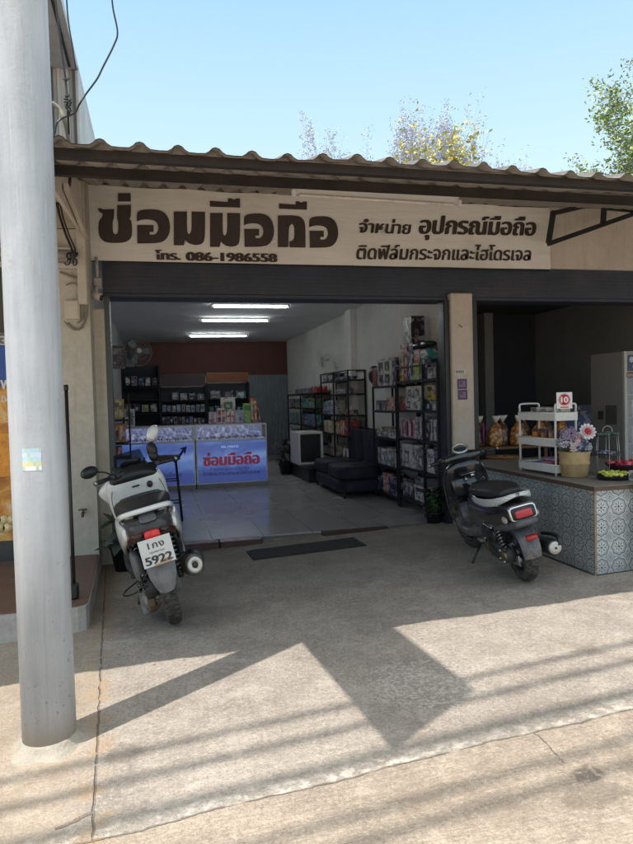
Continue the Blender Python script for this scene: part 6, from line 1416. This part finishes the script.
# extra mechanical detail and seams on the dark scooter
for s in (-1, 1):
    MB().tube(spl([(.62, s*.158, .66), (.40, s*.182, .645), (.15, s*.186, .66), (-.12, s*.155, .67)], 5), .0028, 5).build('panel_gap', M_seam, sk_)
    MB().tube(spl([(.99, s*.175, .88), (.965, s*.20, .74), (.985, s*.20, .60), (1.02, s*.17, .48)], 5), .0028, 5).build('panel_gap', M_seam, sk_)
MB().tube(spl([(.12, .09, .46), (.04, .14, .38), (-.03, .15, .30), (.02, .15, .22)], 5), .005, 6).tube(spl([(.30, .10, .46), (.22, .17, .36), (.10, .17, .27)], 5), .005, 6).build('hose', M_black, sk_)
MB().loftx([(.14, .12, .38, .03, .06, 3), (.26, .13, .375, .035, .075, 3.4), (.38, .12, .375, .03, .06, 3)]).build('air_cleaner', M_black, sk_)

# cast and rusty pieces low on the left of the white scooter
M_cast = mat('cast_alloy', (.30, .285, .26), .5, .5, .4, 16, .5); M_rst = mat('rusty_steel', (.17, .12, .08))
b = MB().loftx([(.04, .13, .16, .05, .05, 3), (.16, .14, .15, .065, .065, 3), (.30, .13, .16, .06, .06, 3), (.40, .12, .18, .04, .05, 3)])
for i in range(6): b.b2(.08+i*.05, .09+i*.05, .07, .215, .095, .205, .003)
b.build('crankcase', M_cast, sw)
for x, z in ((.02, .36), (.10, .20), (.20, .37), (.33, .20), (.44, .36), (.48, .26)): MB().lathe([(0, .176), (.011, .175), (.012, .155)], 8, None, 'y', (x, 0, z)).build('bolt', M_steel, sw)
MB().tube(spl([(-.06, .05, .20), (.0, .12, .13), (.10, .16, .10), (.22, .14, .09)], 5), .014, 8).build('lower_link', M_rst, sw)
MB().tube(spl([(-.10, .06, .47), (-.08, .13, .38), (.02, .17, .33), (.15, .18, .36)], 5), .008, 6).build('breather_hose', M_black, sw)
MB().box((-.03, .085, .235), (.05, .03, .09), Matrix.Rotation(R(6), 4, 'Y'), .008).build('brake_cam', M_cast, sw)
# ------------------------------------------------------------------ potted plants
def leaf(b, p, d, L, w, bend=.3, mi=0):
    p = Vector(p); d = Vector(d).normalized(); S_ = d.cross(Vector((0, 0, 1))); S_ = S_.normalized() if S_.length > .01 else Vector((1, 0, 0))
    mid = []; n = 5
    for i in range(n+1):
        t = i/n; mid.append((p + d*L*t + Vector((0, 0, -bend*L*t*t)), w*math.sin(math.pi*min(1, t*.93+.07))**.8))
    vs = []
    for q, ww in mid: vs += [q-S_*ww+Vector((0, 0, ww*.25)), q, q+S_*ww+Vector((0, 0, ww*.25))]
    b.m(mi).add(vs, [f for i in range(n) for f in ((i*3, i*3+1, i*3+4, i*3+3), (i*3+1, i*3+2, i*3+5, i*3+4))], True)
M_lf = mat('pot_plant_leaf', (.030, .062, .028), .4, var=.35, scale=9); M_lf2 = mat('pot_plant_leaf_dull', (.075, .085, .070), .55, var=.35, scale=9)
def pot_plant(label, loc, pr, ph, mpot, n, L, w, hh, seed, mats, spread=1.0):
    r1 = random.Random(seed); t = thing('potted_plant', label, 'plant', loc)
    MB().lathe([(0, 0), (pr*.7, 0), (pr*.98, ph*.88), (pr*1.05, ph*.88), (pr*1.05, ph), (pr*.92, ph), (pr*.88, ph*.85), (0, ph*.85)], 28).build('pot', mpot, t)
    b = MB(); st_ = MB()
    for i in range(n):
        a = r1.uniform(0, 6.28); z = ph*.85+r1.random()**.8*hh; rr = pr*.5*r1.random()
        p = Vector((rr*math.cos(a), rr*math.sin(a), z)); d = Vector((math.cos(a)*spread, math.sin(a)*spread, r1.uniform(-.1, 1.1)))
        leaf(b, p, d, L*r1.uniform(.6, 1.1), w*r1.uniform(.7, 1.1), r1.uniform(.1, .6), r1.randrange(len(mats))); st_.tube([(rr*.3*math.cos(a), rr*.3*math.sin(a), ph*.8), p], .004, 5)
    b.build('leaves', mats, t, fix=False); st_.build('stems', M_stem, t)
pot_plant('dark green potted plant on the threshold in front of the tall rack', (3.33, 7.60, .01), .12, .15, M_black, 120, .15, .032, .30, 1, [M_lf, M_lf, M_lf2])
pot_plant('grey green broad-leaved plant in a dark pot between the step and the white scooter', (-.36, 7.05, gz(-.4)), .14, .26, M_black, 22, .30, .06, .30, 5, [M_lf2, M_lf2, M_lf])
pot_plant('small dark potted plant behind the white cabinet in the phone shop', (2.7, 13.95, 0), .16, .25, M_black, 60, .30, .05, .45, 8, [M_lf, M_lf2])
# ------------------------------------------------------------------ trees behind the building
def tree(name, label, base, top, width, mats, mbark, seed, leaves, lsize, levels=5, r0=.12, up=.35, spread=.62, droop=0.0, kids=(2, 4), nleaf=6, first=.3, clump=.25):
    """recursive limbs; leaf cards sit round the last two orders of twig"""
    r1 = random.Random(seed); t = thing(name, label, 'tree', base); tr = MB(); tips = []
    def grow(p, d, L, r, lev):
        q = p; P = [p]; n = 3
        for i in range(n):
            d = (d + Vector((r1.gauss(0, .12), r1.gauss(0, .12), r1.gauss(0, .05)+up*.12))).normalized(); q = q+d*(L/n); P.append(q)
            if lev >= levels-2: tips.append((q, lev, L))
        tr.tube(P, [r*(1-.4*i/n) for i in range(n+1)], 7 if lev < 2 else 4, caps=False)
        if lev >= levels: return
        for c in range(r1.randint(*kids) + (1 if lev < 2 else 0)):
            a = r1.uniform(0, 6.28); s = spread*r1.uniform(.6, 1.3); U = d.cross(Vector((.3, .5, .8))).normalized(); V = d.cross(U)
            nd = (d + (U*math.cos(a)+V*math.sin(a))*s + Vector((0, 0, up*.5-droop))).normalized()
            st = P[-1] if c == 0 or lev == 0 else P[r1.choice((1, 2, 3))]
            grow(st, nd, L*r1.uniform(.62, .86), r*.6, lev+1)
    grow(Vector((0, 0, -.2)), Vector((0, 0, 1)), top*first, r0, 0)
    zs = max(q.z for q, _, _ in tips); ws = sorted(math.hypot(q.x, q.y) for q, _, _ in tips)[int(len(tips)*.95)]
    kz = top/zs; kx = width/ws
    tr.v = [(x*kx, y*kx, z*kz) for x, y, z in tr.v]; tr.build('trunk', mbark, t, fix=False)
    lf = MB()
    for q, lev, L in tips:
        q = Vector((q.x*kx, q.y*kx, q.z*kz))
        if r1.random() > leaves: continue
        mi0 = r1.randrange(len(mats)); cc = clump*r1.uniform(.5, 1.3)
        for k in range(nleaf):
            p = q + Vector((r1.gauss(0, cc), r1.gauss(0, cc), r1.gauss(0, cc*.8))); s = lsize*r1.uniform(.5, 1.25)
            U = Vector((r1.gauss(0, 1), r1.gauss(0, 1), r1.gauss(0, .6)-droop)).normalized(); V = U.cross(Vector((r1.gauss(0, 1), r1.gauss(0, 1), r1.gauss(0, 1)))).normalized()
            lf.m(mi0 if r1.random() < .75 else r1.randrange(len(mats))).add([p-U*s*.6, p-U*s*.1+V*s*.26, p+U*s*.6, p-U*s*.1-V*s*.26], [(0,1,2,3)])
    lf.build('crown', mats, t, fix=False); return t
def lfm(nm, c, tr_=.3):
    N = NT(nm); n = N.noise(2, 3); N.set(Base_Color=N.ramp(n, [(.3, tuple(v*.75 for v in c)), (.7, tuple(min(1, v*1.25) for v in c))]), Roughness=.55)
    N.b.inputs['Transmission Weight'].default_value = 0; N.b.inputs['Subsurface Weight'].default_value = 0; return N.m
G = [lfm('leaf_bright', (.40, .50, .10)), lfm('leaf_mid', (.26, .36, .09)), lfm('leaf_dark', (.10, .16, .06)), lfm('leaf_silver', (.36, .42, .36))]
M_bark = mat('tree_bark', (.12, .10, .085), .9, var=.3)
tree('tree', 'bright green leafy tree rising over the roof at the right edge', (26.0, 30, -.4), 18.9, 5.2, G, M_bark, 31, .95, .20, 6, .26, .22, .85, 0, (2, 3), 30, .34, .40)
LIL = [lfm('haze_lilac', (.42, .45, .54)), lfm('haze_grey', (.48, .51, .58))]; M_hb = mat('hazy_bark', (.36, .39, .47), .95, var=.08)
YL = [lfm('yellow_leaf', (.62, .54, .09)), lfm('olive_leaf', (.28, .30, .10)), lfm('yellow_pale', (.66, .60, .22))]
for i, (px, top, w, lab, sd) in enumerate(((326, 123, 2.6, 'pale hazy bare tree farthest left beyond the roof', 1), (391, 99, 3.0, 'tallest pale hazy bare tree beyond the roof centre', 2), (357, 131, 1.7, 'small pale hazy bare tree between the two larger ones', 6), (440, 110, 3.0, 'pale hazy bare tree behind the yellow-leaved one', 3), (504, 147, 1.8, 'faint low hazy tree right of the yellow-leaved one', 4))):
    q = at(px, top, 42); tree('bare_tree', lab, (q.x, 42, -.4), q.z+.9, w*1.15, LIL, M_hb, sd, .55, .14, 6, .16, .5, .55, 0, (2, 4), 6, .26, .16)
for i, (px, top, w, lab, sd) in enumerate(((424, 121, 2.0, 'sparse yellow-leaved tree beyond the middle of the roof', 11), (474, 118, 2.0, 'sparse olive and yellow tree top right of the centre', 12))):
    q = at(px, top, 32); tree('yellow_tree', lab, (q.x, 32, -.4), q.z+.8, w, YL, M_bark, sd, .6, .26, 4, .12, .6, .45, .1, (3, 4), 3, .36, .18)
q = at(573, 159, 32); tree('small_tree', 'tiny tree top just showing above the roof left of the green tree', (q.x, 32, -.4), q.z+.4, 1.6, [G[1], YL[1], LIL[0]], M_bark, 15, .7, .2, 4, .1, .4, .5, 0, (2, 3), 5, .4, .2)
